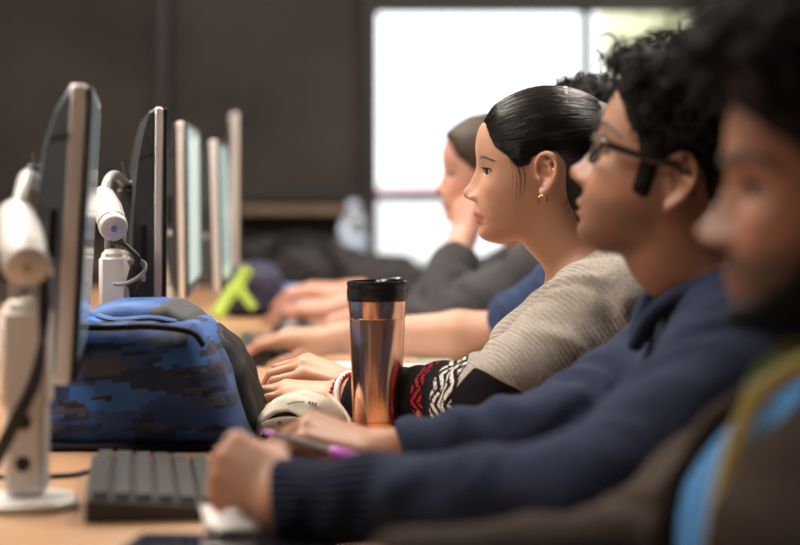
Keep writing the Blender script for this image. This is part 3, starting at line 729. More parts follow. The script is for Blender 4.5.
# knit top
def woman_top_mat():
    m, nt, ln, b = new_mat('knit_top')
    al = attr(nt, 'along').outputs['Fac']; an = attr(nt, 'around').outputs['Fac']; ad = attr(nt, 'armd').outputs['Fac']
    tc = nt.new('ShaderNodeTexCoord')
    n = N(nt, 'ShaderNodeTexNoise', i_Scale=260., i_Detail=3.); ln.new(tc.outputs['Object'], n.inputs['Vector'])
    n2 = N(nt, 'ShaderNodeTexNoise', i_Scale=30., i_Detail=3.); ln.new(tc.outputs['Object'], n2.inputs['Vector'])
    beige = mix_(nt, ln, n.outputs['Fac'], (.13, .11, .095), (.52, .47, .415))
    rib = math_(nt, ln, 'SINE', math_(nt, ln, 'MULTIPLY', math_(nt, ln, 'ADD', al, math_(nt, ln, 'MULTIPLY', n2.outputs['Fac'], .006)), 1050.))
    beige = mix_(nt, ln, math_(nt, ln, 'MULTIPLY_ADD', rib, .13, .22), beige, (.42, .375, .325))
    # black patterned lower sleeve
    def tri(v, f): return math_(nt, ln, 'PINGPONG', math_(nt, ln, 'MULTIPLY', v, f), 1.)
    tz = math_(nt, ln, 'MULTIPLY', tri(an, 2.6), .014)
    st = math_(nt, ln, 'FRACT', math_(nt, ln, 'MULTIPLY', math_(nt, ln, 'ADD', al, tz), 85.))
    knit = math_(nt, ln, 'GREATER_THAN', n.outputs['Fac'], .43)
    on = math_(nt, ln, 'MULTIPLY', math_(nt, ln, 'GREATER_THAN', st, .5), knit)
    def win(lo, hi): return math_(nt, ln, 'MULTIPLY', math_(nt, ln, 'GREATER_THAN', al, lo), math_(nt, ln, 'LESS_THAN', al, hi))
    L0 = ARM_L
    black = (.012, .011, .013)
    c = mix_(nt, ln, math_(nt, ln, 'MULTIPLY', on, win(L0 + .003, L0 + .046)), black, (.62, .58, .54))
    c = mix_(nt, ln, math_(nt, ln, 'MULTIPLY', on, win(L0 + .068, L0 + .088)), c, (.45, .02, .04))
    c = mix_(nt, ln, math_(nt, ln, 'MULTIPLY', on, win(L0 + .175, L0 + .185)), c, (.45, .02, .04))
    edge = math_(nt, ln, 'ADD', math_(nt, ln, 'MULTIPLY', math_(nt, ln, 'COSINE', an), .034), L0 - .030)
    sl = math_(nt, ln, 'MULTIPLY', math_(nt, ln, 'GREATER_THAN', al, edge), math_(nt, ln, 'LESS_THAN', ad, .075))
    c = mix_(nt, ln, sl, beige, c)
    # black and red yoke behind the shoulder
    sx = N(nt, 'ShaderNodeSeparateXYZ'); ln.new(tc.outputs['Object'], sx.inputs[0])
    yx = math_(nt, ln, 'ADD', sx.outputs[0], math_(nt, ln, 'MULTIPLY', sx.outputs[2], -.35))
    yk = math_(nt, ln, 'GREATER_THAN', yx, YOKE)
    zz = math_(nt, ln, 'FRACT', math_(nt, ln, 'MULTIPLY', math_(nt, ln, 'ADD', sx.outputs[2], math_(nt, ln, 'MULTIPLY', tri(sx.outputs[1], 90.), .006)), 75.))
    yc = mix_(nt, ln, math_(nt, ln, 'MULTIPLY', math_(nt, ln, 'GREATER_THAN', zz, .55), math_(nt, ln, 'LESS_THAN', yx, YOKE + .03)), black, (.42, .02, .05))
    c = mix_(nt, ln, yk, c, yc)
    ln.new(c, b.inputs['Base Color']); b.inputs['Roughness'].default_value = .95; b.inputs['Specular IOR Level'].default_value = .08
    hgt = math_(nt, ln, 'ADD', math_(nt, ln, 'MULTIPLY', rib, math_(nt, ln, 'MULTIPLY_ADD', sl, -.38, .4)), n.outputs['Fac'])
    bp = N(nt, 'ShaderNodeBump', i_Strength=.6, i_Distance=.0022); ln.new(hgt, bp.inputs['Height']); ln.new(bp.outputs['Normal'], b.inputs['Normal'])
    return m
ARM_L = float(np.linalg.norm(np.array(sp['arms'][0][0]) - np.array(sp['arms'][0][1]))); YOKE = -.012
M['knit'] = woman_top_mat()
def neckw(f):
    f.ell((.20, 2.5, .962), (.085, .088, .062), .008, 'd'); f.ell(hw.w((-30, 0, -70)), (.055, .062, .05), .008, 'd')
    f.ell((.165, 2.53, .905), (.05, .065, .04), .01, 'd')
g, GV, GQ, ga = garment(sp, .003, neckw, .014, (.076, .060, .046, .034), (.93, .93), .0075, 5, 'knit_top', M['knit'], W, wscale=24.)
# collar edge
legs(sp, W); chair(sp['pelvis'], 'dark office chair under the woman in the oatmeal knit top')
# ===== man with glasses
hg = Head((.294, 1.95, 1.056), 1.07, yaw=-.22, pitch=.27, wid=1.02, nose=1.12, lips=1.15, brow=1., jaw=1.1, chin=.5); hg.earz = -7.
GL = (-.090, 1.60, .778); GR = P(386, 457, 1.955)
gL = hand_prims(GL, (-1, .45, .38), (-.3, -1., .45), 1, .84, [(1.1, 1.35, .8), (1.15, 1.4, .8), (1.2, 1.4, .8), (1.25, 1.4, .8)], .01, (.5, .8, .5), 1.05)
gR = hand_prims(GR, (-1, -.12, .38), (.25, -.35, 1), -1, 1.0, [(.75, .95, .5), (.9, 1.0, .5), (.9, 1.1, .5), (1., 1.1, .5)], .04, (.3, .35, .3), 1.)
sg = dict(thin=.72, head=hg, pelvis=(.47, 1.95, .57), chest=(.345, 1.95, .79), nb=(.35, 1.95, .93), neck=.058, w=.165, arm=1.08, it=1,
          arms=[((.318, 1.76, .87), (.16, 1.555, .785), GL, gL), ((.335, 2.13, .862), (.18, 1.985, .782), GR, gR)])
G = person(sg, 'man in glasses and navy sweater holding a purple pen')
V, Q = body(sg, .004)
link('body', qmesh('body', V, Q, hg.attrs(V, ([(100, -34), (60, -40), (36, -30), (26, 8), (8, 8), (10, -60), (40, -110), (110, -110)], .45), .3)), M['skin_g'], G)
eyes(hg, G, M['eye'], M['dark'])
brows(hg, G, M['dark'], [(8, 24), (20, 28), (34, 30), (46, 26), (54, 20)], 3., 70)
polyg = [(120, 76), (87, 73), (80, 60), (70, 50), (62, 36), (50, 26), (42, 8), (42, -26), (22, -30), (20, 5), (14, 16), (0, 20), (-12, 18), (-22, 8), (-30, -20), (-36, -50), (-60, -66), (-150, -66), (-150, 170), (120, 170)]
def mop(hd, parent, material, smat, poly, T, rough, seed, n, curl, length, name='hair', size=1.):
    o, HV, HN = hair_shell(hd, parent, material, poly, T, .004, None, rough, seed, 14., name)
    rs = np.random.RandomState(seed + 9); q = np.stack(hd.loc(HV[:, 0], HV[:, 1], HV[:, 2]), 1)
    ok = np.where((polysd(poly, q[:, 0], q[:, 2]) > 7) & (q[:, 2] > 15))[0]; b = MB()
    for i in rs.choice(ok, n):
        p = HV[i] - HN[i] * .004; nn = HN[i]; t = rs.randn(3); t -= nn * (t @ nn); t /= np.linalg.norm(t); w = np.cross(nn, t); pts = []; ph = rs.rand() * 6.3; L = length * (.5 + rs.rand()); R = curl * (.6 + .8 * rs.rand())
        dr = hd.R[:, 0] * rs.uniform(-1.2, .6) + nn * .3 - hd.R[:, 2] * .2
        for k in range(12):
            s = k / 11; a = ph + s * 7.; lift = math.sin(s * 2.4) * L * .42
            pts.append(p + nn * lift + dr * (s * L * .7) + (t * (math.cos(a) - math.cos(ph)) + w * (math.sin(a) - math.sin(ph))) * R)
        rr = np.linspace(1., .25, 12) * (.0011 + .0011 * rs.rand()) * size; b.tube(pts, rr, 4, False)
    b.build('curls', smat, o, smooth=180); return o
mop(hg, G, M['hair_g'], M['strand_g'], polyg, lambda x, y, z: 4 + 22 * sstep(20, 105, z) + 8 * sstep(40, -60, x), 5., 5, 800, .007, .03)
# glasses
M['frame'] = mat('spectacle_frame', (.012, .012, .014), .2); M['lens'] = mat('spectacle_lens', (.95, .97, 1.), .02, trans=1.); M['lens'].node_tree.nodes['Principled BSDF'].inputs['IOR'].default_value = 1.1
GT = empty('eyeglasses', hg.w((90, 0, 8)), 'black rectangular eyeglasses worn by the man in the navy sweater', 'eyeglasses')
def rim(sy):
    pts = []
    for a in np.linspace(0, 2 * PI, 33):
        c, s = math.cos(a), math.sin(a); y = 33 + 24.5 * math.copysign(abs(c) ** .55, c); z = 6 + 15 * math.copysign(abs(s) ** .6, s); pts.append((92 - .006 * (y - 10) ** 2, sy * y, z))
    return pts
b = MB()
for sy in (1, -1): b.tube([hg.w(p) for p in rim(sy)], .0016, 8, flat=1.3)
b.tube([hg.w(p) for p in bezier([(92, -9, 11), (96, 0, 14), (92, 9, 11)], 5)], .0017, 8)
b.build('frame', M['frame'], GT, smooth=60)
for sy in (1, -1):
    b = MB(); b.tube([hg.w(p) for p in bezier([(79, sy * 58, 12), (74, sy * 69, 12), (40, sy * 76, 9), (8, sy * 79, 9), (-8, sy * 79, 2), (-16, sy * 78, -14)], 6)], .0026, 8, flat=1.6); b.build('temple', M['frame'], GT, smooth=60)
    r = rim(sy)[:-1]; b = MB(); b.v = [tuple(hg.w(p)) for p in r] + [tuple(hg.w((p[0] + 1.6, p[1], p[2]))) for p in r]; n = len(r)
    b.f = [tuple(range(n)), tuple(range(n, 2 * n))[::-1]] + [(k, (k + 1) % n, n + (k + 1) % n, n + k) for k in range(n)]; b.build('lens', M['lens'], GT)
def sweater_mat(name, base, light, rib=900., L1=None, rough=.95):
    m, nt, ln, b = new_mat(name); tc = nt.new('ShaderNodeTexCoord')
    n = N(nt, 'ShaderNodeTexNoise', i_Scale=320., i_Detail=3.); ln.new(tc.outputs['Object'], n.inputs['Vector'])
    n2 = N(nt, 'ShaderNodeTexNoise', i_Scale=14., i_Detail=3.); ln.new(tc.outputs['Object'], n2.inputs['Vector'])
    c = mix_(nt, ln, math_(nt, ln, 'MULTIPLY_ADD', n2.outputs['Fac'], .5, math_(nt, ln, 'MULTIPLY', n.outputs['Fac'], .5)), base, light)
    an = attr(nt, 'around').outputs['Fac']; al = attr(nt, 'along').outputs['Fac']
    r = math_(nt, ln, 'SINE', math_(nt, ln, 'MULTIPLY', an, 34.)); h = math_(nt, ln, 'MULTIPLY', n.outputs['Fac'], .4)
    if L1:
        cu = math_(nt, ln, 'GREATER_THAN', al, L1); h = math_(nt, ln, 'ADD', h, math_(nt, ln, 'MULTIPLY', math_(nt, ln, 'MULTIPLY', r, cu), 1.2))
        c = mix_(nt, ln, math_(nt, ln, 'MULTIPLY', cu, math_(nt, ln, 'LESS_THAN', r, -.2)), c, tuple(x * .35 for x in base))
    ln.new(c, b.inputs['Base Color']); b.inputs['Roughness'].default_value = rough; b.inputs['Specular IOR Level'].default_value = .1
    bp = N(nt, 'ShaderNodeBump', i_Strength=.6, i_Distance=.003); ln.new(h, bp.inputs['Height']); ln.new(bp.outputs['Normal'], b.inputs['Normal']); return m
def arml(s, i=0):
    a = [np.array(p, float) for p in s['arms'][i][:3]]; return float(np.linalg.norm(a[1] - a[0]) + np.linalg.norm(a[2] - a[1]))
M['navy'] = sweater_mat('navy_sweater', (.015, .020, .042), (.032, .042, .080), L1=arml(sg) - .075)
def neckg(f):
    f.ell((.30, 1.95, .975), (.075, .07, .05), .01, 'd')
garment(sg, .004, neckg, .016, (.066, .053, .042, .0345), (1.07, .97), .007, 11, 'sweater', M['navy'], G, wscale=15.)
f = Field((.2, 1.82, .86), (.46, 2.08, 1.0), .0035)
for sy in (1, -1):
    c = bezier([(.243, 1.95 + sy * .006, .885), (.262, 1.95 + sy * .045, .925), (.315, 1.95 + sy * .078, .955), (.375, 1.95 + sy * .06, .972), (.405, 1.95, .975)], 4)
    for a, b_ in zip(c[:-1], c[1:]): f.cap(a, b_, .009, .009, .006)
V, Q = f.surface(); link('collar', qmesh('collar', relax(V, Q, 2), Q), M['navy'], G)
legs(sg, G); chair(sg['pelvis'], 'dark office chair under the man in the navy sweater')
# ===== man in the brown jacket, nearest
hf = Head((.334, 1.36, 1.037), 1.08, yaw=-.10, pitch=-.02, wid=1.02, nose=1.25, lips=1.1, brow=1.1, jaw=1.12, chin=3)
FR = (-.03, 1.30, .768); FL = (.26, 1.20, .60)
fR = hand_prims(FR, (-1, .0, .1), (0, 0, 1), -1, 1., [(.3, .5, .3)] * 4); fL = hand_prims(FL, (-1, .3, .1), (0, 0, 1), 1, 1., [(.3, .5, .3)] * 4)
sf = dict(thin=.8, head=hf, pelvis=(.50, 1.34, .57), chest=(.306, 1.345, .79), nb=(.365, 1.35, .925), neck=.058, w=.15, arm=.95, it=1,
          arms=[((.38, 1.17, .865), (.42, 1.10, .68), FL, fL), ((.345, 1.51, .85), (.175, 1.43, .757), FR, fR)])
Fm = person(sf, 'bearded man closest to camera in brown jacket, blue shirt and yellow lanyard')
V, Q = body(sf, .0045)
link('body', qmesh('body', V, Q, hf.attrs(V, ([(110, -36), (60, -34), (36, -22), (26, 8), (6, 8), (6, -60), (30, -120), (120, -120)], .95), .3)), M['skin_f'], Fm)
eyes(hf, Fm, M['eye'], M['dark']); brows(hf, Fm, M['dark'], [(8, 23), (20, 27), (34, 30), (46, 27), (54, 20)], 3.6, 90)
# trimmed beard
beard = [(112, -68), (80, -66), (58, -52), (44, -34), (32, 5), (10, 5), (6, -55), (30, -125), (112, -125)]
fb = Field(*hf.box((-20, -85, -120), (125, 85, 20)), .0035)
def bf(X, Y, Z):
    x, y, z = hf.loc(X, Y, Z); m = polysd(beard, x, z); return ((hf.sd(x, y, z, True) - (3 * sstep(-1, 8, m) - 4 * (1 - sstep(-5, 1, m)))) * hf.s).astype(np.float32)
lo, hi = hf.box((-20, -85, -120), (125, 85, 20)); fb.op(bf, lo, hi, .001, pad=0); V, Q = fb.surface(); V = relax(V, Q, 2)
link('beard', qmesh('beard', V, Q, uv=V[:, [0, 2]] * 6), M['hair_g'], Fm)
polyf = [(130, 82), (92, 78), (84, 62), (70, 48), (54, 36), (42, 20), (32, 0), (16, 0), (14, 26), (0, 38), (-16, 34), (-28, 14), (-32, -30), (-60, -66), (-150, -66), (-150, 190), (130, 190)]
mop(hf, Fm, M['hair_g'], M['strand_g'], polyf, lambda x, y, z: 8 + 30 * sstep(10, 100, z) + 12 * sstep(20, 85, x) * sstep(50, 95, z), 5.5, 15, 700, .008, .036)
M['shirt'] = sweater_mat('blue_shirt', (.035, .12, .27), (.06, .18, .36)); M['jacket'] = sweater_mat('brown_jacket', (.018, .011, .008), (.040, .026, .019), rough=.8); M['lan'] = mat('lanyard_yellow', (.85, .70, .24), .6, bump=.3, bscale=400)
garment(sf, .006, lambda f: f.ell((.335, 1.35, .975), (.07, .066, .05), .01, 'd'), .008, (.05, .05, .05, .04), None, .003, 21, 'shirt', M['shirt'], Fm, arms=False)
def openj(f):
    for a, b_, r in (((.262, 1.335, .895), (.20, 1.32, .83), .058), ((.20, 1.32, .84), (.22, 1.305, .70), .058)): 
        a = np.array(a); b_ = np.array(b_); fn = capf(a, b_, r, r); f.op(fn, np.minimum(a, b_) - r, np.maximum(a, b_) + r, .006, 'd')
    f.ell((.335, 1.35, .985), (.075, .075, .055), .01, 'd')
garment(sf, .0045, openj, .024, (.068, .054, .046, .038), (.93, .93), .006, 31, 'jacket', M['jacket'], Fm, wscale=13.)
def front_x(V_, y, z):
    return None
b = MB()
for sy, k in ((1, .030), (-1, 0.)):
    c = bezier([(.40, 1.35, .955), (.36, 1.35 + sy * .06, .955), (.262, 1.315 + sy * .035, .918), (.228 + k * .2, 1.285 + sy * .012, .875), (.2085, 1.268 + sy * .007, .80), (.204, 1.266 + sy * .003, .73)], 8)
    b.tube(c, .0075, 8, flat=.18, up=(1, 0, .3))
ly = b.build('lanyard', M['lan'], Fm, smooth=60)
legs(sf, Fm); chair(sf['pelvis'], 'dark office chair under the man in the brown jacket')
# ===== person behind, chin on hand
hc = Head(P(490, 176, 3.72), 1.04, yaw=.05, pitch=-.03, wid=.97, nose=.9)
CW = P(462, 240, 3.63); CR = (-.02, 3.98, .78)
cL = hand_prims(CW, (.12, .30, 1), (-.7, -.7, .1), 1, .86, [(.9, 1.2, .6)] * 4, .02, (.4, .3, .2), .92)
cR = hand_prims(CR, (-1, -.05, .05), (0, 0, 1), -1, .95, [(.3, .5, .3)] * 4)
scs = dict(head=hc, pelvis=(.42, 3.72, .57), chest=(.285, 3.72, .80), nb=(.30, 3.72, .93), neck=.05, w=.15, arm=1., it=1,
           arms=[((.28, 3.555, .89), P(425, 338, 3.50), CW, cL), ((.27, 3.88, .885), (.14, 3.97, .79), CR, cR)])
C = person(scs, 'brown-haired person in charcoal sweater resting the chin on one hand')
V, Q = body(scs, .0055); link('body', qmesh('body', V, Q, hc.attrs(V, None, .6)), M['skin_c'], C)
eyes(hc, C, M['eye'], M['dark']); brows(hc, C, M['hair_c'], [(9, 21), (20, 25), (34, 27), (48, 21)], 1.8, 40)
hair_shell(hc, C, M['hair_c'], polyw, lambda x, y, z: 9 + 3 * sstep(40, 110, z), .005, lambda f: f.cap(hc.w((-60, 0, 30)), hc.w((-70, 0, -70)), .045, .04, .02), rough=1.5)
M['char'] = sweater_mat('charcoal_sweater', (.032, .031, .034), (.075, .072, .076))
garment(scs, .006, lambda f: f.ell((.25, 3.72, .965), (.07, .07, .045), .01, 'd'), .016, (.068, .062, .056, .042), (.88, .93), .009, 41, 'sweater', M['char'], C, wscale=14.)
legs(scs, C); chair(scs['pelvis'], 'dark office chair under the person resting chin on hand')
# ===== bare-armed person hidden behind the woman
hh = Head(P(594, 160, 3.0), 1.04, yaw=0., nose=1.)
HR = P(338, 338, 3.30); 
hhR = hand_prims(HR, (-1, .0, .04), (0, -.15, 1), -1, 1.04, [(.25, .45, .3), (.3, .5, .3), (.35, .5, .3), (.4, .5, .3)], .07, (.45, .15, .15))
HL = (.10, 2.86, .60); hhL = hand_prims(HL, (-1, .1, -.2), (0, 0, 1), 1, 1., [(.4, .5, .3)] * 4)
sh_ = dict(head=hh, pelvis=(.44, 3.04, .57), chest=(.325, 3.04, .80), nb=(.33, 3.03, .93), neck=.055, w=.155, arm=1.06, it=1,
           arms=[((.31, 2.90, .88), (.32, 2.87, .66), HL, hhL), ((.30, 3.19, .88), P(512, 334, 3.20), HR, hhR)])
H = person(sh_, 'person in navy short sleeves mostly hidden behind the woman, bare forearm over a keyboard')
V, Q = body(sh_, .005); link('body', qmesh('body', V, Q, hh.attrs(V, None, .4)), M['skin_h'], H)
eyes(hh, H, M['eye'], M['dark'])
mop(hh, H, M['hair_g'], M['strand_g'], polyg, lambda x, y, z: 6 + 13 * sstep(20, 105, z), 4., 25, 300, .006, .022)
M['navy2'] = sweater_mat('navy_tee', (.02, .03, .07), (.04, .06, .12)); M['trim'] = mat('sleeve_trim', (.35, .42, .55), .9)
garment(sh_, .006, lambda f: f.ell((.29, 3.03, .975), (.07, .068, .05), .01, 'd'), .012, (.064, .064, .05, .04), (-.25, -.2), .005, 51, 'tee_shirt', M['navy2'], H)
legs(sh_, H); chair(sh_['pelvis'], 'dark office chair under the person in navy short sleeves')
# ===== person farther along, only dark sleeves and hands show
hk = Head(P(545, 172, 4.42), 1.02)
KR = P(348, 292, 4.5); KL = P(342, 306, 4.28)
kR = hand_prims(KR, (-1, -.1, .1), (0, -.2, 1), -1, 1.05, [(.3, .5, .3)] * 4, .06); kL = hand_prims(KL, (-1, .0, -.02), (0, -.2, 1), 1, 1.05, [(.25, .4, .2)] * 4, .06)
sk = dict(head=hk, pelvis=(.50, 4.42, .57), chest=(.375, 4.42, .80), nb=(.375, 4.42, .93), neck=.052, w=.15, arm=1., it=1,
          arms=[((.36, 4.26, .88), (.16, 4.18, .79), KL, kL), ((.36, 4.58, .88), (.16, 4.66, .80), KR, kR)])
K = person(sk, 'farthest seated person in a dark top, only the two pale hands clearly seen')
V, Q = body(sk, .0065); link('body', qmesh('body', V, Q, hk.attrs(V)), M['skin_c'], K)
hair_shell(hk, K, M['hair_c'], polyw, 9, .006)
M['blk'] = sweater_mat('black_top', (.016, .015, .016), (.035, .032, .034))
garment(sk, .007, None, .014, (.066, .06, .054, .042), (.9, .9), .008, 61, 'sweater', M['blk'], K)
legs(sk, K); chair(sk['pelvis'], 'dark office chair under the farthest seated person')
# ------------------------------------------------------------------ room
def struct(name, b, material, smooth=None):
    o = b.build(name, material, smooth=smooth) if isinstance(b, MB) else b
    o['kind'] = 'structure'; return o
XL, XR, YB, YF, ZT = -3.6, 2.6, 7.0, -1.6, 2.9
M['floor'] = mat('carpet', (.06, .055, .055), .95, bump=.6, bscale=700, var=.2, vscale=60)
M['wall'] = mat('wall_paint', (.16, .14, .125), .8, bump=.1, bscale=200); M['ceil'] = mat('ceiling_tile', (.35, .33, .31), .9, bump=.2, bscale=150)
M['mull'] = mat('mullion_bronze', (.014, .011, .010), .5); M['pane_dark'] = mat('dark_pane_reflections', (.034, .027, .023), .6, var=.5, vscale=1.6, spec=.3, stretch=(1, 1, 1.2))  # pane mottle paints soft reflections into the dark glass colour
M['sill'] = mat('sill_wood', (.17, .115, .08), .5, var=.2, vscale=6); M['lowpanel'] = mat('lower_panel', (.055, .036, .026), .6, var=.3, vscale=3)
b = MB(); b.box(((XL + XR) / 2, (YB + YF) / 2, -.05), (XR - XL + .4, YB - YF + .4, .1)); struct('floor', b, M['floor'])
b = MB(); b.box(((XL + XR) / 2, (YB + YF) / 2, ZT + .05), (XR - XL + .4, YB - YF + .4, .1)); struct('ceiling', b, M['ceil'])
b = MB(); b.box((XL - .1, (YB + YF) / 2, ZT / 2), (.2, YB - YF, ZT)); struct('wall_left', b, M['wall'])
b = MB(); b.box((XR + .1, (YB + YF) / 2, ZT / 2), (.2, YB - YF, ZT)); struct('wall_right', b, M['wall'])
b = MB(); b.box(((XL + XR) / 2, YF - .1, ZT / 2), (XR - XL + .4, .2, ZT)); struct('wall_front', b, M['wall'])
def wx(px): return (px - 400) * YB / F
def wz(py): return CZ - (py - HY) * YB / F
ZS = wz(264)                                                 # bottom of the glass
b = MB(); b.box(((XL + XR) / 2, YB + .08, ZS / 2), (XR - XL, .16, ZS))
b.box(((XL + XR) / 2, YB + .08, (ZT + 2.55) / 2), (XR - XL, .16, ZT - 2.55)); b.box(((wx(786) + XR) / 2, YB + .08, (ZS + 2.55) / 2), (XR - wx(786), .16, 2.55 - ZS)); struct('wall_back', b, M['lowpanel'])
glass, nt, ln, bb = new_mat('clear_glass'); nt.remove(bb); o_ = nt['Material Output']
tr = N(nt, 'ShaderNodeBsdfTransparent'); gl = N(nt, 'ShaderNodeBsdfGlossy', i_Roughness=.02); mx = N(nt, 'ShaderNodeMixShader', i_0=.05)
ln.new(tr.outputs[0], mx.inputs[1]); ln.new(gl.outputs[0], mx.inputs[2]); ln.new(mx.outputs[0], o_.inputs[0]); M['glass'] = glass
wn = 0
def window(x0, x1, z0, z1, material, t=.02):
    global wn; wn += 1; b = MB(); b.box(((x0 + x1) / 2, YB + .03, (z0 + z1) / 2), (x1 - x0, t, z1 - z0)); return struct('window_%d' % wn, b, material)
zr = wz(12); zm = wz(195.5)
for (a, c) in ((XL, wx(-190)), (wx(-190), wx(164)), (wx(164), wx(371))):
    window(a, c, wz(190), 2.55, M['pane_dark']); window(a, c, ZS, wz(200), M['lowpanel'])
for (a, c) in ((wx(374), wx(585)), (wx(585), wx(786))):
    window(a, c, zm, zr, M['glass'], .006); window(a, c, ZS, zm, M['glass'], .006); window(a, c, zr, 2.55, M['pane_dark'])
tn = 0
def trim(x0, x1, z0, z1, dp=.09, m='mull'):
    global tn; tn += 1; b = MB(); b.box(((x0 + x1) / 2, YB - dp / 2 + .04, (z0 + z1) / 2), (x1 - x0, dp, z1 - z0), bev=.004); struct('trim_%d' % tn, b, M[m])
trim(wx(-196), wx(-184), ZS, 2.55); trim(wx(158), wx(170), ZS, 2.55); trim(wx(364), wx(377), ZS, 2.55); trim(wx(581.5), wx(589.5), ZS, 2.55, .08); trim(wx(784), wx(800), ZS, 2.55)
trim(XL, wx(366), wz(201), wz(188), .08); trim(wx(375), wx(786), wz(200.5), wz(191), .06); trim(wx(375), wx(786), zr, wz(-3), .07)
trim(XL, wx(366), wz(214), wz(205), .20, 'sill'); trim(XL, XR, ZS - .02, ZS + .012, .24, 'mull'); trim(XL, XR, 2.5, 2.58, .08)
# ------------------------------------------------------------------ outside
M['paving'] = mat('outdoor_paving', (.8, .8, .79), .8, var=.1, vscale=2.)
b = MB(); b.box((0, 40, -.3), (120, 65, .1)); o = struct('ground', b, M['paving'])
b = MB(); b.box((0, 12, .375), (30, .25, 1.26), bev=.01); o = b.build('trim_0', mat('added_bright_wall', (.95, .95, .94), .8)); o.name = 'trim_20'; o['kind'] = 'structure'  # white wall added outside so the view below the rail stays bright
M['carred'] = mat('car_paint_red', (.75, .22, .28), .3, coat=.6); M['tyre'] = mat('tyre', (.02, .02, .02), .8); M['carglass'] = mat('car_glass', (.05, .06, .07), .08)
car = empty('car', (.02, 19.6, -.33), 'red car parked outside beyond the bright window', 'car')
cx, cy, cz = .02, 19.6, -.33
b = MB(); b.prism([(cx - 2.1, cz + .3), (cx - 2.15, cz + .75), (cx - 1.8, cz + .95), (cx - 1.1, cz + 1.02), (cx - .5, cz + 1.42), (cx + .7, cz + 1.45), (cx + 1.3, cz + 1.05), (cx + 2.05, cz + .95), (cx + 2.15, cz + .6), (cx + 2.1, cz + .3)], cy - .85, cy + .85, bev=.06); b.build('car_body', M['carred'], car, smooth=30)
b = MB(); b.prism([(cx - .95, cz + 1.02), (cx - .45, cz + 1.36), (cx + .05, cz + 1.38), (cx + .05, cz + 1.02)], cy - .862, cy - .84); b.build('car_window', M['carglass'], car)
b = MB(); b.prism([(cx + .12, cz + 1.02), (cx + .12, cz + 1.38), (cx + .62, cz + 1.38), (cx + 1.1, cz + 1.04)], cy - .862, cy - .84); b.build('car_window', M['carglass'], car)
for dx in (-1.3, 1.35):
    for dy in (-.8, .8): b = MB(); b.cyl((cx + dx, cy + dy - .1, cz + .31), (cx + dx, cy + dy + .1, cz + .31), .31, 28, bev=.03); b.build('wheel', M['tyre'], car, smooth=40)
M['leafy'] = mat('leaves', (.72, .70, .48), .7, var=.4, vscale=3); M['bark'] = mat('bark', (.12, .08, .05), .9)
t = empty('tree', (6.2, 32, -.25), 'tree outside at the top of the right-hand window', 'tree')
b = MB(); b.tube([(6.2, 32, -.25), (6.25, 32, 1.5), (6.1, 32, 3.2)], [.22, .17, .1], 10); b.build('trunk', M['bark'], t, smooth=60)
f = Field((2.5, 28.5, 1.6), (9.6, 35.5, 6.9), .16); r_ = np.random.RandomState(2)
for k in range(34): 
    v = r_.randn(3); v /= np.linalg.norm(v); c = np.array((6.1, 32, 4.1)) + v * (2.1, 2.1, 1.45); f.ell(c, [.55 + .4 * r_.rand()] * 3, .3)
V, Q = f.surface(); V += normals(V, Q) * (wob(V, 3.5, 8) * .18)[:, None]; link('crown', qmesh('crown', V, Q), M['leafy'], t)
# ------------------------------------------------------------------ lamps
M['lamp'] = mat('lamp_diffuser', (.9, .88, .85), .5, emit=(1., .90, .79), es=23.)
M['white'] = mat('white_metal', (.75, .74, .72), .4)
k = 0
for (x, y) in ((-1.15, 2.6), (-.7, 4.4), (-2.6, 3.2), (1.3, 5.0), (.9, 3.2), (-1.6, 1.5)):  # unseen panels placed to light the faces, the last added for the woman's cheek
    l = empty('added_ceiling_light', (x, y, ZT - .05), 'unseen white ceiling light panel added to light the computer room', 'ceiling light', 'ceiling light panels')
    b = MB(); b.box((x, y, ZT - .02), (.64, 1.24, .04)); b.build('housing', M['white'], l); b = MB(); b.box((x, y, ZT - .045), (.58, 1.18, .012)); b.build('diffuser', M['lamp'], l)
# ------------------------------------------------------------------ desk
M['desk'] = mat('desk_laminate', (.46, .27, .15), .38, var=.12, vscale=5, stretch=(1, .08, 1), coat=.15); M['deskedge'] = mat('desk_edge', (.10, .06, .04), .5)
dk = empty('long_desk', (-.45, 3.4, 0), 'long light-wood computer desk running away from the camera', 'desk')
b = MB(); b.box((-.46, 3.45, DESK - .016), (1.20, 5.1, .032), bev=.004); b.build('desktop', M['desk'], dk)
for y in (1.1, 2.7, 4.3, 5.8): b = MB(); b.box((-.5, y, (DESK - .033) / 2), (.9, .04, DESK - .033), bev=.003); b.build('leg', M['deskedge'], dk)
b = MB(); b.box((-.55, 3.45, .5), (.03, 4.68, .3)); b.build('modesty_panel', M['deskedge'], dk)
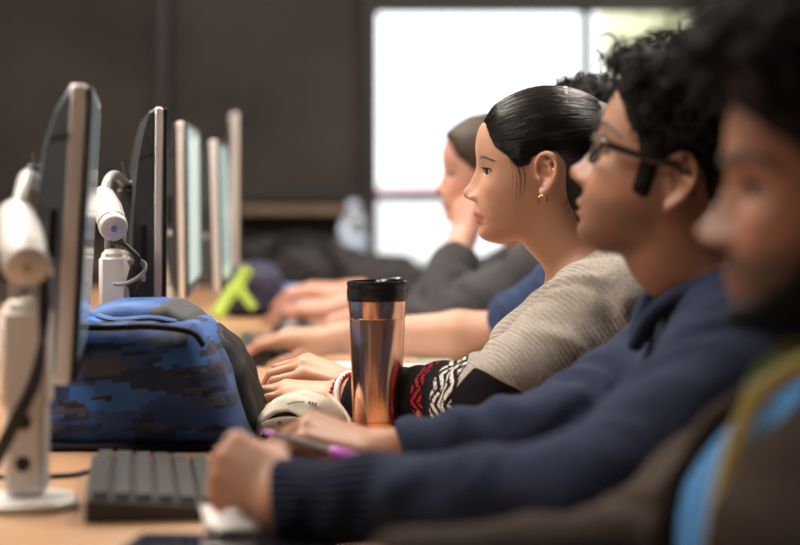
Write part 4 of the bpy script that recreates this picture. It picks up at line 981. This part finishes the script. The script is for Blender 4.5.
# ------------------------------------------------------------------ monitors
M['shell'] = mat('monitor_shell', (.05, .054, .06), .35, bump=.1, bscale=800); M['shell2'] = mat('monitor_shell_slate', (.15, .19, .235), .28); M['bez'] = mat('bezel_silver', (.62, .57, .54), .4, .1); M['bezw'] = mat('bezel_pale', (.72, .68, .65), .4); M['bez1'] = mat('bezel_bronze', (.33, .27, .24), .3, .6)
M['front'] = mat('bezel_front', (.012, .012, .013), .25); M['port'] = mat('port_black', (.004, .004, .004), .4)
def screen_mat(name, col, es): return mat(name, (.02, .022, .024), .12, emit=col, es=es)
M['scr1'] = screen_mat('screen_dim', (.14, .18, .18), .35); M['scr3'] = screen_mat('screen_pale', (.42, .56, .51), .8)
def monitor(x, y, z0, H, Wd, yaw, tilt, t, label, shell, bez, scr, bw=.0125):
    e = empty('computer_monitor', (0, 0, 0), label, 'monitor', 'monitors in a row along the desk')
    k = t / .045
    back = [(-.018, H), (-.024 * 1, H - .004), (-.030 * k, H * .92), (-.038 * k, H * .80), (-.0435 * k, H * .62), (-.045 * k, H * .45), (-.042 * k, H * .25), (-.033 * k, H * .08), (-.022, .003), (-.018, 0)]
    b = MB(); b.prism(back, 0, Wd, bev=.004); sh = b.build('back_shell', M[shell], e, False, 40)
    b = MB(); b.box((-.0053 - bw / 2, Wd / 2, H / 2), (bw, Wd + .002, H + .003), bev=.003); b.build('silver_bezel', M[bez], e, False, 40)
    b = MB(); b.box((-.0028, Wd / 2, H / 2), (.0052, Wd, H), bev=.0015); b.build('front_frame', M['front'], e, False)
    b = MB(); b.box((.0002, Wd / 2, H / 2 + .006), (.0012, Wd - .024, H - .034)); b.build('screen', M[scr], e, False)
    b = MB(); b.box((-.031, -.0003, H * .50), (.007, .002, .048)); b.build('port_recess', M['port'], sh, False)
    b = MB(); b.box((-.031, -.0006, H * .37), (.006, .003, .010), bev=.001); b.build('port_plug', M['bez'], sh, False)
    b = MB(); b.tube([(-.018, -.0005, H * .835), (-.036 * k, -.0005, H * .815)], .0009, 6); b.build('seam', M['port'], sh, False)
    b = MB(); b.box((-.045 * k - .006, Wd / 2, H * .55), (.022, .11, .11), bev=.004); b.build('mount_plate', M['shell'], e, False)
    e.location = (x, y, z0); e.rotation_euler = (0, tilt, yaw); e.rotation_mode = 'XYZ'
    return e
R_ = math.radians
def top(py, d): return CZ - (py - HY) * d / F
m1 = monitor((80 - 400) / F * 1.88 - .004, 1.88, top(384, 1.88), .297, .36, R_(7.6), R_(3.2), .052, 'nearest computer monitor, slate back and bronze edge, large and blurred at left', 'shell2', 'bez', 'scr1', .0175)
m2 = monitor((166 - 400) / F * 2.56, 2.56, .79, top(108, 2.56) - .79, .42, R_(9.5), R_(.3), .047, 'sharp black-backed computer monitor with silver edge right behind the blue backpack', 'shell', 'bez', 'scr1')
m3 = monitor((189 - 400) / F * 3.2, 3.2, top(298, 3.2), top(122, 3.2) - top(298, 3.2), .42, R_(3.4), R_(-.6), .042, 'third computer monitor from the camera, pale lit screen edge and white corner', 'shell', 'bezw', 'scr3')
m4 = monitor((223 - 400) / F * 3.8, 3.8, top(292, 3.8), top(140, 3.8) - top(292, 3.8), .42, R_(3.), R_(-1.6), .05, 'fourth computer monitor from the camera, pale lit screen above the navy bag', 'shell', 'bezw', 'scr3')
m5 = monitor((240 - 400) / F * 4.9, 4.9, top(270, 4.9), top(113, 4.9) - top(270, 4.9), .42, R_(5.5), 0, .026, 'farthest and tallest computer monitor, a thin grey sliver', 'bez', 'bez', 'scr1')
# ------------------------------------------------------------------ monitor arms
M['armw'] = mat('arm_white', (.58, .565, .55), .38); M['armg2'] = mat('arm_pale_grey', (.5, .48, .46), .35); M['armg'] = mat('arm_grey', (.35, .33, .32), .4); M['screw'] = mat('screw_steel', (.25, .24, .23), .3, .9); M['cable'] = mat('cable_black', (.01, .01, .01), .5)
def arm(pc, hub, s, y, target, label, base=True, holes=True):
    """pc: post centre x; hub: world point of the front face of the gas-spring hub"""
    a = empty('monitor_arm', (pc, y, DESK), label, 'monitor arm', 'monitor arms along the desk')
    hub = np.array(hub, float); bk = hub + np.array((-.024, .08, .036)) * s * 1.2; ax = (bk - hub) / np.linalg.norm(bk - hub)
    b = MB(); b.cyl((pc, y, DESK), (pc, y, DESK + .012), .048, 32, bev=.004); b.build('base_plate', M['armw'], a, smooth=40)
    zt = hub[2] - .028 * s
    b = MB(); b.box((pc, y, (DESK + .012 + zt) / 2), (.034 * s, .034 * s, zt - DESK - .012), bev=.006); b.box((pc, y, zt - .05 * s), (.040 * s, .040 * s, .085 * s), bev=.006); ps = b.build('post', M['armw'], a, smooth=40)
    if holes:
        for dz in (.075, .115, .155):
            if zt - dz > DESK + .03: b = MB(); b.cyl((pc, y - .018 * s, zt - dz * 1.), (pc, y - .016 * s, zt - dz), .0075, 16); b.build('slot_hole', M['port'], ps)
    b = MB()
    for dx in (-.011, .011): b.box((pc + dx * s, y, zt + .008 * s), (.005 * s, .02 * s, .035 * s), bev=.001)
    b.build('fork', M['armg'], a, smooth=40)
    b = MB(); b.tube([hub, hub + ax * .002, hub + ax * .006, hub + ax * .06 * s, bk], [.016 * s, .018 * s, .019 * s, .0195 * s, .015 * s], 28); h = b.build('spring_hub', M['armw'], a, smooth=50)
    b = MB(); b.cyl(hub - ax * .0012, hub + ax * .001, .0042 * s, 14); b.build('hub_screw', M['screw'], h, smooth=40)
    b = MB(); b.tube([hub + ax * .012 * s, hub + ax * .0135 * s], [.0199 * s, .0199 * s], 28); b.build('hub_ring', M['screw'], h)
    tg = np.array(target, float); c = bezier([bk - ax * .02, bk + np.array((.004, .01, .018)) * s, (bk + tg) / 2 + np.array((0, 0, .020 * s)), tg], 8)
    b = MB(); b.tube(c, np.linspace(.0078, .0065, len(c)) * s, 14); b.build('upper_link', M['armg2'], a, smooth=60)
    b = MB(); b.cyl(tg + (-.002, 0, -.022), tg + (-.002, 0, .014), .008, 16); b.cyl(tg + (0, 0, 0), tg + (.02, .002, -.004), .007, 12); b.build('tilt_joint', M['screw'], a, smooth=40)
    b = MB(); b.tube([tg + (-.001, 0, .01), tg + (-.004, -.001, .022), tg + (-.006, -.002, .032)], .0012, 6); b.build('tension_lever', M['screw'], a)
    return a
P1 = P(27, 268, 1.74); arm(float(P(27, 0, 1.80)[0]), P1, 1.12, 1.80, P(38, 184, 2.0), 'nearest white monitor arm, large and blurred at the left edge')
P2 = P(114, 229, 2.46); arm(float(P(112, 0, 2.50)[0]), P2, 1., 2.53, P(126, 184, 2.74), 'sharp white monitor arm standing behind the blue backpack', holes=False)
P3 = P(163, 226, 3.3); arm(float(P(163, 0, 3.3)[0]), P3 + (-.02, 0, 0), .9, 3.36, P(176, 200, 3.40), 'white monitor arm mostly hidden behind the third monitor', holes=False)
def cable(label, pts, r, n=8, group=None):
    b = MB(); b.tube(bezier(pts, n), r, 8); o = b.build('cable', M['cable'], None, smooth=60); return setp(o, label, 'cable', group)
for k in range(3):
    cable('black cables bundled against the nearest monitor arm', [P(44 - 2 * k, 225, 1.83), P(42 + 3 * k, 300, 1.78), P(40 - 3 * k, 372, 1.755), P(20 - 4 * k, 420, 1.75), P(-6 - 4 * k, 470, 1.76)], .0032, group='cables on the nearest arm')
for k in range(4):
    cable('thin black cables looping under the sharp monitor arm', [P(101 + 2 * k, 212 + k, 2.53), P(110 + 4 * k, 240, 2.50), P(127 + 4 * k, 246 + 4 * k, 2.49), P(140 - 3 * k, 270, 2.50), P(131 - 2 * k, 300, 2.53), P(124, 330, 2.56)], .0024, group='cables at the second arm')
b = MB(); tb = [P(115, 262, 2.50) + np.array((.022 * math.cos(t) + .018, .004 * t, .012 * math.sin(t) - .015 + .008 * math.cos(t))) for t in np.linspace(-2.6, 1.6, 20)]
b.tube(tb, .006, 10, flat=.45); o = b.build('cable_clip', M['armg'], None, smooth=60); setp(o, 'grey curved cable clip around the second monitor arm post', 'clip')
cable('thin dark cable trailing across the desk beside the nearest arm base', [(-.52, 1.98, DESK + .003), P(50, 478, 1.98) * (1, 1, 0) + (0, 0, DESK + .003), (-.33, 2.02, DESK + .003), (-.30, 2.06, DESK + .004)], .0028)
# ------------------------------------------------------------------ keyboards
M['kb'] = mat('keyboard_body', (.02, .02, .021), .5); M['key'] = mat('keycap', (.07, .068, .07), .35)
def keyboard(c, rz, label, Lk=.43, Wk=.125):
    e = empty('keyboard', (c[0], c[1], DESK), label, 'keyboard', None, rz)
    b = MB(); b.prism([(-Wk / 2, .001), (-Wk / 2, .022), (Wk / 2, .013), (Wk / 2, .001)], -Lk / 2, Lk / 2, bev=.002); o = b.build('keyboard_body', M['kb'], e, False, 30)
    me = None
    for r in range(6):
        x = -Wk / 2 + .014 + r * .0195; zz = .022 - (x + Wk / 2) / Wk * .009 + .003; nk = int(round(Lk / .027))
        for k in range(nk):
            if me is None:
                b = MB(); b.tube([(0, 0, -.003), (0, 0, .0035), (0, 0, .0045)], [.0125, .0105, .0095], 4); R45 = Matrix.Rotation(PI / 4, 4, 'Z')
                b.v = [tuple(R45 @ Vector(v)) for v in b.v]; q = b.build('key', M['key'], e, False); me = q.data
            else: q = bpy.data.objects.new('key', me); COL.objects.link(q); q.parent = e
            q.location = (x, -Lk / 2 + .02 + k * (Lk - .04) / (nk - 1), zz); q.scale = (1.0, 1.35, 1)
    return e
keyboard((-.243, 1.865), R_(8), 'black keyboard on the desk in front of the blue backpack', .30, .127)
keyboard((-.238, 3.48), R_(3), 'black keyboard under the bare-armed hand behind the woman')
M['mouse'] = mat('mouse_black', (.015, .015, .016), .3)
def mouse(c, label):
    f = Field(np.array(c) + (-.07, -.045, -.005), np.array(c) + (.07, .045, .05), .003); f.ell(np.array(c) + (0, 0, .006), (.055, .031, .030), .01)
    f.op(lambda X, Y, Z: Z - (DESK + .001) + 0 * X + 0 * Y, np.array(c) + (-.07, -.045, -.02), np.array(c) + (.07, .045, .001), .002, 'd', pad=0)
    V, Q = f.surface(); o = link('computer_mouse', qmesh('computer_mouse', relax(V, Q, 1), Q), M['mouse']); setp(o, label, 'mouse')
    b = MB(); b.cyl(np.array(c) + (-.028, -.003, .034), np.array(c) + (-.028, .003, .034), .006, 14); b.build('scroll_wheel', M['key'], o)
mouse((-.215, 3.93, DESK + .001), 'black computer mouse beside the far hands')
# ------------------------------------------------------------------ blue backpack
def camo():
    m, nt, ln, b = new_mat('backpack_camo'); tc = nt.new('ShaderNodeTexCoord'); mp = nt.new('ShaderNodeMapping'); mp.inputs['Rotation'].default_value = (0, .10, 0); ln.new(tc.outputs['Object'], mp.inputs[0])
    def lay(seed, sx, sz, thr, cell):
        s = N(nt, 'ShaderNodeVectorMath', operation='SNAP'); s.inputs[1].default_value = cell; o = N(nt, 'ShaderNodeVectorMath', operation='ADD'); o.inputs[1].default_value = (seed, seed * .7, seed * .3)
        ln.new(mp.outputs[0], o.inputs[0]); ln.new(o.outputs[0], s.inputs[0]); k = N(nt, 'ShaderNodeVectorMath', operation='MULTIPLY'); k.inputs[1].default_value = (sx, 6, sz); ln.new(s.outputs[0], k.inputs[0])
        n = N(nt, 'ShaderNodeTexNoise', i_Scale=1., i_Detail=2.); ln.new(k.outputs[0], n.inputs['Vector']); return math_(nt, ln, 'GREATER_THAN', n.outputs['Fac'], thr)
    c = mix_(nt, ln, lay(1.3, 11, 34, .5, (.012, .05, .0048)), (.010, .028, .085), (.014, .06, .22))
    c = mix_(nt, ln, lay(4.1, 9, 30, .60, (.010, .05, .0048)), c, (.02, .115, .40))
    c = mix_(nt, ln, lay(7.7, 12, 40, .60, (.009, .05, .0040)), c, (.05, .062, .095))
    c = mix_(nt, ln, lay(9.9, 16, 60, .64, (.008, .05, .0036)), c, (.008, .014, .04))
    ln.new(c, b.inputs['Base Color']); b.inputs['Roughness'].default_value = .75
    w = N(nt, 'ShaderNodeTexNoise', i_Scale=900.); ln.new(tc.outputs['Object'], w.inputs['Vector']); w2 = N(nt, 'ShaderNodeTexNoise', i_Scale=13.); ln.new(tc.outputs['Object'], w2.inputs['Vector'])
    bp = N(nt, 'ShaderNodeBump', i_Strength=.5, i_Distance=.002); ln.new(w.outputs['Fac'], bp.inputs['Height']); bp2 = N(nt, 'ShaderNodeBump', i_Strength=.6, i_Distance=.02); ln.new(w2.outputs['Fac'], bp2.inputs['Height']); ln.new(bp.outputs['Normal'], bp2.inputs['Normal']); ln.new(bp2.outputs['Normal'], b.inputs['Normal']); return m
M['camo'] = camo(); M['bagblue'] = mat('backpack_blue', (.025, .10, .32), .6, bump=.4, bscale=500, var=.15, vscale=20); M['bagblk'] = mat('backpack_black', (.007, .007, .008), .8, spec=.25, bump=.5, bscale=600); M['baggrey'] = mat('backpack_grey', (.04, .042, .048), .7, bump=.5, bscale=500)
def slab(name, pxs, d, y0, y1, k, h, material, parent, wr=.003, seed=0, dz=0.):
    poly = [tuple(P(a, b_, d)[[0, 2]] + (0, dz)) for a, b_ in pxs]; pa = np.array(poly); lo = np.array((pa[:, 0].min() - .02, y0 - .02, pa[:, 1].min() - .02)); hi = np.array((pa[:, 0].max() + .02, y1 + .02, pa[:, 1].max() + .02))
    f = Field(lo, hi, h); yc, hw_ = (y0 + y1) / 2, (y1 - y0) / 2
    def fn(X, Y, Z): return smax((-polysd(poly, X[:, 0], Z[0]))[:, None, :] + 0 * Y, np.abs(Y - yc) - hw_ + 0 * X + 0 * Z, k).astype(np.float32)
    f.op(fn, lo, hi, .001, pad=0); V, Q = f.surface(); V = relax(V, Q, 3); V = V + normals(V, Q) * (wob(V, 22, seed) * wr)[:, None]
    V[:, 2] = np.maximum(V[:, 2], DESK + .0005); return link(name, qmesh(name, V, Q), material, parent)
bp_ = empty('backpack', (-.30, 2.36, DESK), 'blue digital-camouflage backpack lying on the desk under the monitors', 'backpack')
slab('main_pocket', [(30, 452), (20, 345), (52, 322), (100, 324), (192, 326), (208, 342), (224, 375), (240, 420), (246, 452)], 2.21, 2.19, 2.47, .05, .004, M['camo'], bp_, .003, 3)
slab('base_shadow_strip', [(28, 453), (28, 443), (244, 443), (248, 453)], 2.19, 2.184, 2.46, .01, .004, M['bagblk'], bp_, .001, 4)  # black strip paints the shadow along the foot of the backpack
slab('top_flap', [(92, 328), (92, 309), (104, 304), (150, 303), (170, 308), (178, 328)], 2.34, 2.30, 2.50, .02, .003, M['bagblue'], bp_, .002, 5)
slab('top_patch', [(152, 330), (150, 307), (168, 304), (190, 314), (204, 330)], 2.335, 2.295, 2.49, .02, .003, M['baggrey'], bp_, .002, 6)
slab('side_panel', [(196, 452), (190, 340), (204, 334), (224, 345), (240, 368), (252, 400), (258, 425), (256, 444), (248, 454)], 2.30, 2.29, 2.50, .04, .004, M['bagblk'], bp_, .004, 7)
b = MB(); b.tube(bezier([P(56, 326, 2.20), P(100, 328, 2.195), P(150, 327, 2.196), P(190, 332, 2.20), P(204, 346, 2.20)], 8), .0035, 8); b.build('zipper', M['bagblk'], bp_, smooth=60)
b = MB(); b.tube(bezier([P(98, 316, 2.27), P(118, 320, 2.262), P(150, 318, 2.262), P(176, 322, 2.27)], 8), .007, 8, flat=.5); b.build('grab_handle', M['bagblue'], bp_, smooth=60)
# ------------------------------------------------------------------ tumbler
M['copper'] = mat('copper_steel', (.86, .52, .37), .2, 1.); M['lid'] = mat('lid_black', (.012, .012, .012), .25)
tb = P(377, 0, 2.35); tx, ty = float(tb[0]), 2.35; H0 = DESK
T = empty('travel_tumbler', (tx, ty, H0), 'copper stainless travel tumbler with a black flip lid', 'tumbler')
b = MB(); b.lathe([(0, H0), (.0285, H0), (.0295, H0 + .002), (.0300, H0 + .0165), (.0290, H0 + .0172), (.0290, H0 + .0182), (.0304, H0 + .019), (.0345, H0 + .142), (.0342, H0 + .1432), (.0342, H0 + .1442), (.0348, H0 + .145), (.0366, H0 + .166), (.0366, H0 + .168), (0, H0 + .168)], (tx, ty, 0), 96); b.build('cup', M['copper'], T, smooth=25)
b = MB(); b.lathe([(0, H0 + .166), (.0372, H0 + .166), (.0378, H0 + .168), (.0378, H0 + .179), (.0372, H0 + .182), (.0376, H0 + .184), (.0380, H0 + .187), (.0370, H0 + .1905), (.0345, H0 + .191), (.033, H0 + .186), (0, H0 + .185)], (tx, ty, 0), 96); ld = b.build('lid', M['lid'], T, smooth=30)
b = MB(); b.box((tx + .016, ty, H0 + .1905), (.030, .026, .007), R=np.array(Matrix.Rotation(R_(-6), 3, 'Y')), bev=.0025); b.box((tx + .004, ty, H0 + .189), (.012, .018, .006), bev=.002); b.build('flip_tab', M['lid'], ld, smooth=40)
# ------------------------------------------------------------------ cream cap
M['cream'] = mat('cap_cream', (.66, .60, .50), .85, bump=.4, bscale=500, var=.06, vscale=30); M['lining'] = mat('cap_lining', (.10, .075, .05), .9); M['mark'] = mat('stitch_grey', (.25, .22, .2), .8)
cc = P(303, 430, 2.325); cc[2] = DESK + .002
f = Field(cc + (-.075, -.07, -.006), cc + (.075, .07, .07), .0022)
f.ell(cc, (.060, .05, .054), .004); f.ell(cc + (0, 0, -.002), (.056, .046, .0495), .002, 'd'); f.ell(cc + (-.026, -.048, .004), (.036, .034, .032), .003, 'd')
f.op(lambda X, Y, Z: Z - (DESK + .001) + 0 * X + 0 * Y, cc + (-.075, -.07, -.02), cc + (.075, .07, -.001), .002, 'd', pad=0)
V, Q = f.surface(); V = relax(V, Q, 2); V = V + normals(V, Q) * (wob(V, 40, 4) * .0016)[:, None]; V[:, 2] = np.maximum(V[:, 2], DESK + .0004)
cp_ = link('cap', qmesh('cap', V, Q), M['cream']); setp(cp_, 'cream cloth cap lying beside the copper tumbler', 'cap')
b = MB(); b.tube(bezier([cc + (-.046, -.030, .012), cc + (-.024, -.046, .020), cc + (.004, -.050, .019), cc + (.028, -.044, .010)], 6), .008, 10, flat=.35, up=(0, 1, 0)); st = b.build('strap', M['cream'], cp_, smooth=60)
b = MB(); b.sphere(cc + (-.026, -.050, .021), (.003, .0015, .003), 12, 8); b.build('snap_button', M['screw'], st)
b = MB(); b.tube(bezier([cc + (.050, -.026, .004), cc + (.058, -.02, .018), cc + (.046, .0, .036), cc + (.03, .02, .048)], 6), .0022, 8); b.build('piping', M['cream'], cp_, smooth=60)
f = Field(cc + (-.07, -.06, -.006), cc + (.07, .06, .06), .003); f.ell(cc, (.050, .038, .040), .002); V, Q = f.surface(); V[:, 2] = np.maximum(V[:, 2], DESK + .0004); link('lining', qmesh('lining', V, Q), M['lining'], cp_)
b = MB()
for k in range(9):
    x = -.016 + k * .0036 + (.004 if k > 5 else 0); z = .054 * math.sqrt(max(0, 1 - (x / .06) ** 2 - (.030 / .05) ** 2)) ; b.box(cc + (x, -.0315, z + .0012), (.0022, .0012, .0020 if k < 6 else .0036))
b.build('embroidery', M['mark'], cp_)
# ------------------------------------------------------------------ small things
M['purple'] = mat('pen_purple', (.48, .10, .55), .3); M['penm'] = mat('pen_silver', (.75, .72, .76), .2, .9)
pa, pb = P(262, 431, 1.90), P(367, 461, 1.865); pd = (pb - pa); pl_ = np.linalg.norm(pd); pd /= pl_
pen = empty('pen', pa, 'purple and silver pen held in the hand of the man in navy', 'pen')
b = MB(); b.tube([pa, pa + pd * .006, pa + pd * .014], [.0008, .0026, .0038], 14); b.build('tip', M['purple'], pen, smooth=40)
b = MB(); b.tube([pa + pd * .014, pa + pd * (pl_ - .040)], .0042, 14); b.build('barrel', M['penm'], pen, smooth=40)
b = MB(); b.tube([pa + pd * (pl_ - .040), pa + pd * (pl_ - .036), pa + pd * (pl_ - .004), pb], [.0045, .0062, .0060, .0035], 14); b.build('grip', M['purple'], pen, smooth=40)
M['tissue'] = mat('tissue_white', (.85, .83, .82), .9, bump=.6, bscale=60)
c = P(238, 515, 1.635); c[2] = DESK + .014; f = Field(c + (-.06, -.07, -.03), c + (.06, .07, .05), .003); f.ell(c, (.032, .045, .017), .01); f.ell(c + (.012, .02, .0), (.03, .03, .014), .01); V, Q = f.surface(); V += normals(V, Q) * (wob(V, 70, 2) * .0055)[:, None]; V[:, 2] = np.maximum(V[:, 2], DESK + .0005)
o = link('tissue', qmesh('tissue', V, Q), M['tissue']); setp(o, 'white crumpled tissue under the near hand of the man in navy', 'tissue')
M['phone'] = mat('phone_black', (.014, .014, .016), .25)
b = MB(); b.box((-.095, 1.90, DESK + .012), (.075, .14, .022), R=np.array(Matrix.Rotation(R_(-20), 3, 'Z')), bev=.008); o = b.build('glasses_case', M['bagblk'], None, smooth=40); setp(o, 'small black case on the desk between the hands of the man in navy', 'case')
tbv = empty('tablet', (-.16, 1.50, DESK), 'dark tablet lying flat at the bottom edge of the picture', 'tablet')
b = MB(); b.box((-.15, 1.50, DESK + .0055), (.17, .22, .009), R=np.array(Matrix.Rotation(R_(-6), 3, 'Z')), bev=.003); b.build('tablet_body', M['phone'], tbv, smooth=40)
b = MB(); b.box((-.15, 1.50, DESK + .0104), (.15, .20, .0008), R=np.array(Matrix.Rotation(R_(-6), 3, 'Z'))); b.build('glass', mat('tablet_glass', (.01, .01, .012), .08), tbv)
M['paper'] = mat('paper_white', (.82, .82, .80), .8); M['green'] = mat('folder_green', (.10, .35, .06), .6)
def sheet(c, size, rz, name, m, label, cat, t=.004):
    b = MB(); b.box((0, 0, 0), (size[0], size[1], t), bev=.0008); o = b.build(name, M[m]); o.location = (c[0], c[1], DESK + t / 2 + c[2]); o.rotation_euler[2] = rz; return setp(o, label, cat)
sheet((-.03, 3.18, 0), (.26, .24, 0), R_(4), 'paper_pad', 'paper', 'white paper pad beneath the bare forearm behind the tumbler', 'paper', .008)
sheet((.10, 3.42, 0), (.12, .16, 0), R_(-8), 'folder', 'green', 'green folder at the desk edge behind the patterned sleeve', 'folder', .010)
sheet((-.13, 3.86, 0), (.17, .24, 0), R_(6), 'paper_pad', 'paper', 'white paper pad between the two pairs of far hands', 'paper', .012)
# navy bag with lime strap
M['bagnavy'] = mat('bag_navy', (.02, .018, .05), .7, bump=.4, bscale=300); M['lime'] = mat('strap_lime', (.30, .42, .04), .6); M['bagbl2'] = mat('bag_black', (.016, .014, .015), .8, bump=.4, bscale=200, var=.3, vscale=12)
nb_ = empty('shoulder_bag', (-.36, 4.62, DESK), 'navy bag with a lime green strap behind the fourth monitor', 'bag')
slab('bag_body', [(226, 316), (222, 286), (232, 266), (262, 262), (280, 274), (284, 300), (280, 316)], 4.6, 4.52, 4.74, .05, .009, M['bagnavy'], nb_, .006, 9)
b = MB(); b.tube(bezier([P(248, 268, 4.50), P(238, 284, 4.49), P(226, 300, 4.47), P(216, 316, 4.45)], 6), .015, 8, flat=.25, up=(0, 1, 0)); b.tube(bezier([P(238, 284, 4.48), P(244, 296, 4.47), P(254, 308, 4.46)], 5), .010, 8, flat=.25, up=(0, 1, 0)); b.build('strap', M['lime'], nb_, smooth=60)
b = MB(); b.box(P(290, 290, 4.75) * (1, 1, 0) + (0, 0, DESK + .035), (.06, .05, .07), bev=.01); o = b.build('carton', mat('carton_blue', (.03, .16, .40), .5), None); setp(o, 'small blue carton behind the far hands', 'carton')
# dark duffel bag on the far end of the desk
df = empty('duffel_bag', (-.22, 5.5, DESK), 'long black duffel bag slumped at the far end of the desk', 'bag')
slab('bag_body', [(236, 300), (232, 262), (246, 244), (290, 238), (330, 244), (372, 258), (410, 262), (424, 280), (424, 300)], 5.45, 5.32, 5.75, .10, .014, M['bagbl2'], df, .012, 13)
b = MB(); b.tube(bezier([P(262, 272, 5.3), P(280, 240, 5.34), P(320, 240, 5.34), P(345, 276, 5.3)], 6), .012, 8, flat=.4, up=(0, 1, 0)); b.build('handle', M['bagblk'], df, smooth=60)
# counter under the window with a bottle
M['counter'] = mat('counter_top', (.05, .04, .035), .4)
ct = empty('counter', (-1., 6.5, 0), 'low dark counter along the back wall below the windows', 'counter')
b = MB(); b.box((-1.4, 6.45, .385), (3.6, .5, .77), bev=.005); b.build('cabinet', M['lowpanel'], ct); b = MB(); b.box((-1.4, 6.44, .785), (3.66, .54, .03), bev=.004); b.build('worktop', M['counter'], ct)
M['plastic'] = mat('bottle_clear', (.80, .88, .97), .08, trans=.75, spec=.6); M['blabel'] = mat('bottle_label', (.45, .55, .72), .5); M['capb'] = mat('bottle_cap', (.55, .66, .85), .4)
bx_, by_ = float(P(353, 0, 6.4)[0]), 6.4; bt = empty('water_bottle', (bx_, by_, .8), 'clear water bottle standing on the counter beside the bright window', 'bottle')
b = MB(); b.lathe([(0, .80), (.046, .80), (.05, .806), (.05, .90), (.047, .905), (.05, .91), (.049, .94), (.030, .975), (.016, .99), (.016, 1.0), (0, 1.0)], (bx_, by_, 0), 36); b.build('bottle_body', M['plastic'], bt, smooth=40)
b = MB(); b.lathe([(.0508, .845), (.0512, .846), (.0512, .895), (.0508, .896)], (bx_, by_, 0), 36); b.build('label', M['blabel'], bt, smooth=40); b = MB(); b.cyl((bx_, by_, .995), (bx_, by_, 1.015), .019, 24, bev=.002); b.build('cap', M['capb'], bt, smooth=40)
# ------------------------------------------------------------------ world, camera
w = bpy.data.worlds.new('World'); SC.world = w; w.use_nodes = True; bg = w.node_tree.nodes['Background']; bg.inputs[0].default_value = (.93, .97, 1., 1); bg.inputs[1].default_value = 2.0
cam = bpy.data.cameras.new('camera'); co = bpy.data.objects.new('camera', cam); COL.objects.link(co); co.location = (0, 0, CZ); co.rotation_euler = (PI / 2, 0, 0)
cam.lens = 85.; cam.sensor_width = 36.; cam.shift_y = -(272.5 - HY) / 800.; cam.dof.use_dof = True; cam.dof.focus_distance = 2.42; cam.dof.aperture_fstop = 2.6; cam.dof.aperture_blades = 9; cam.clip_start = .05; cam.clip_end = 200
SC.camera = co
SC.view_settings.view_transform = 'Standard'; SC.view_settings.look = 'None'; SC.view_settings.exposure = .22; SC.view_settings.gamma = 1.; SC.view_settings.use_curve_mapping = False
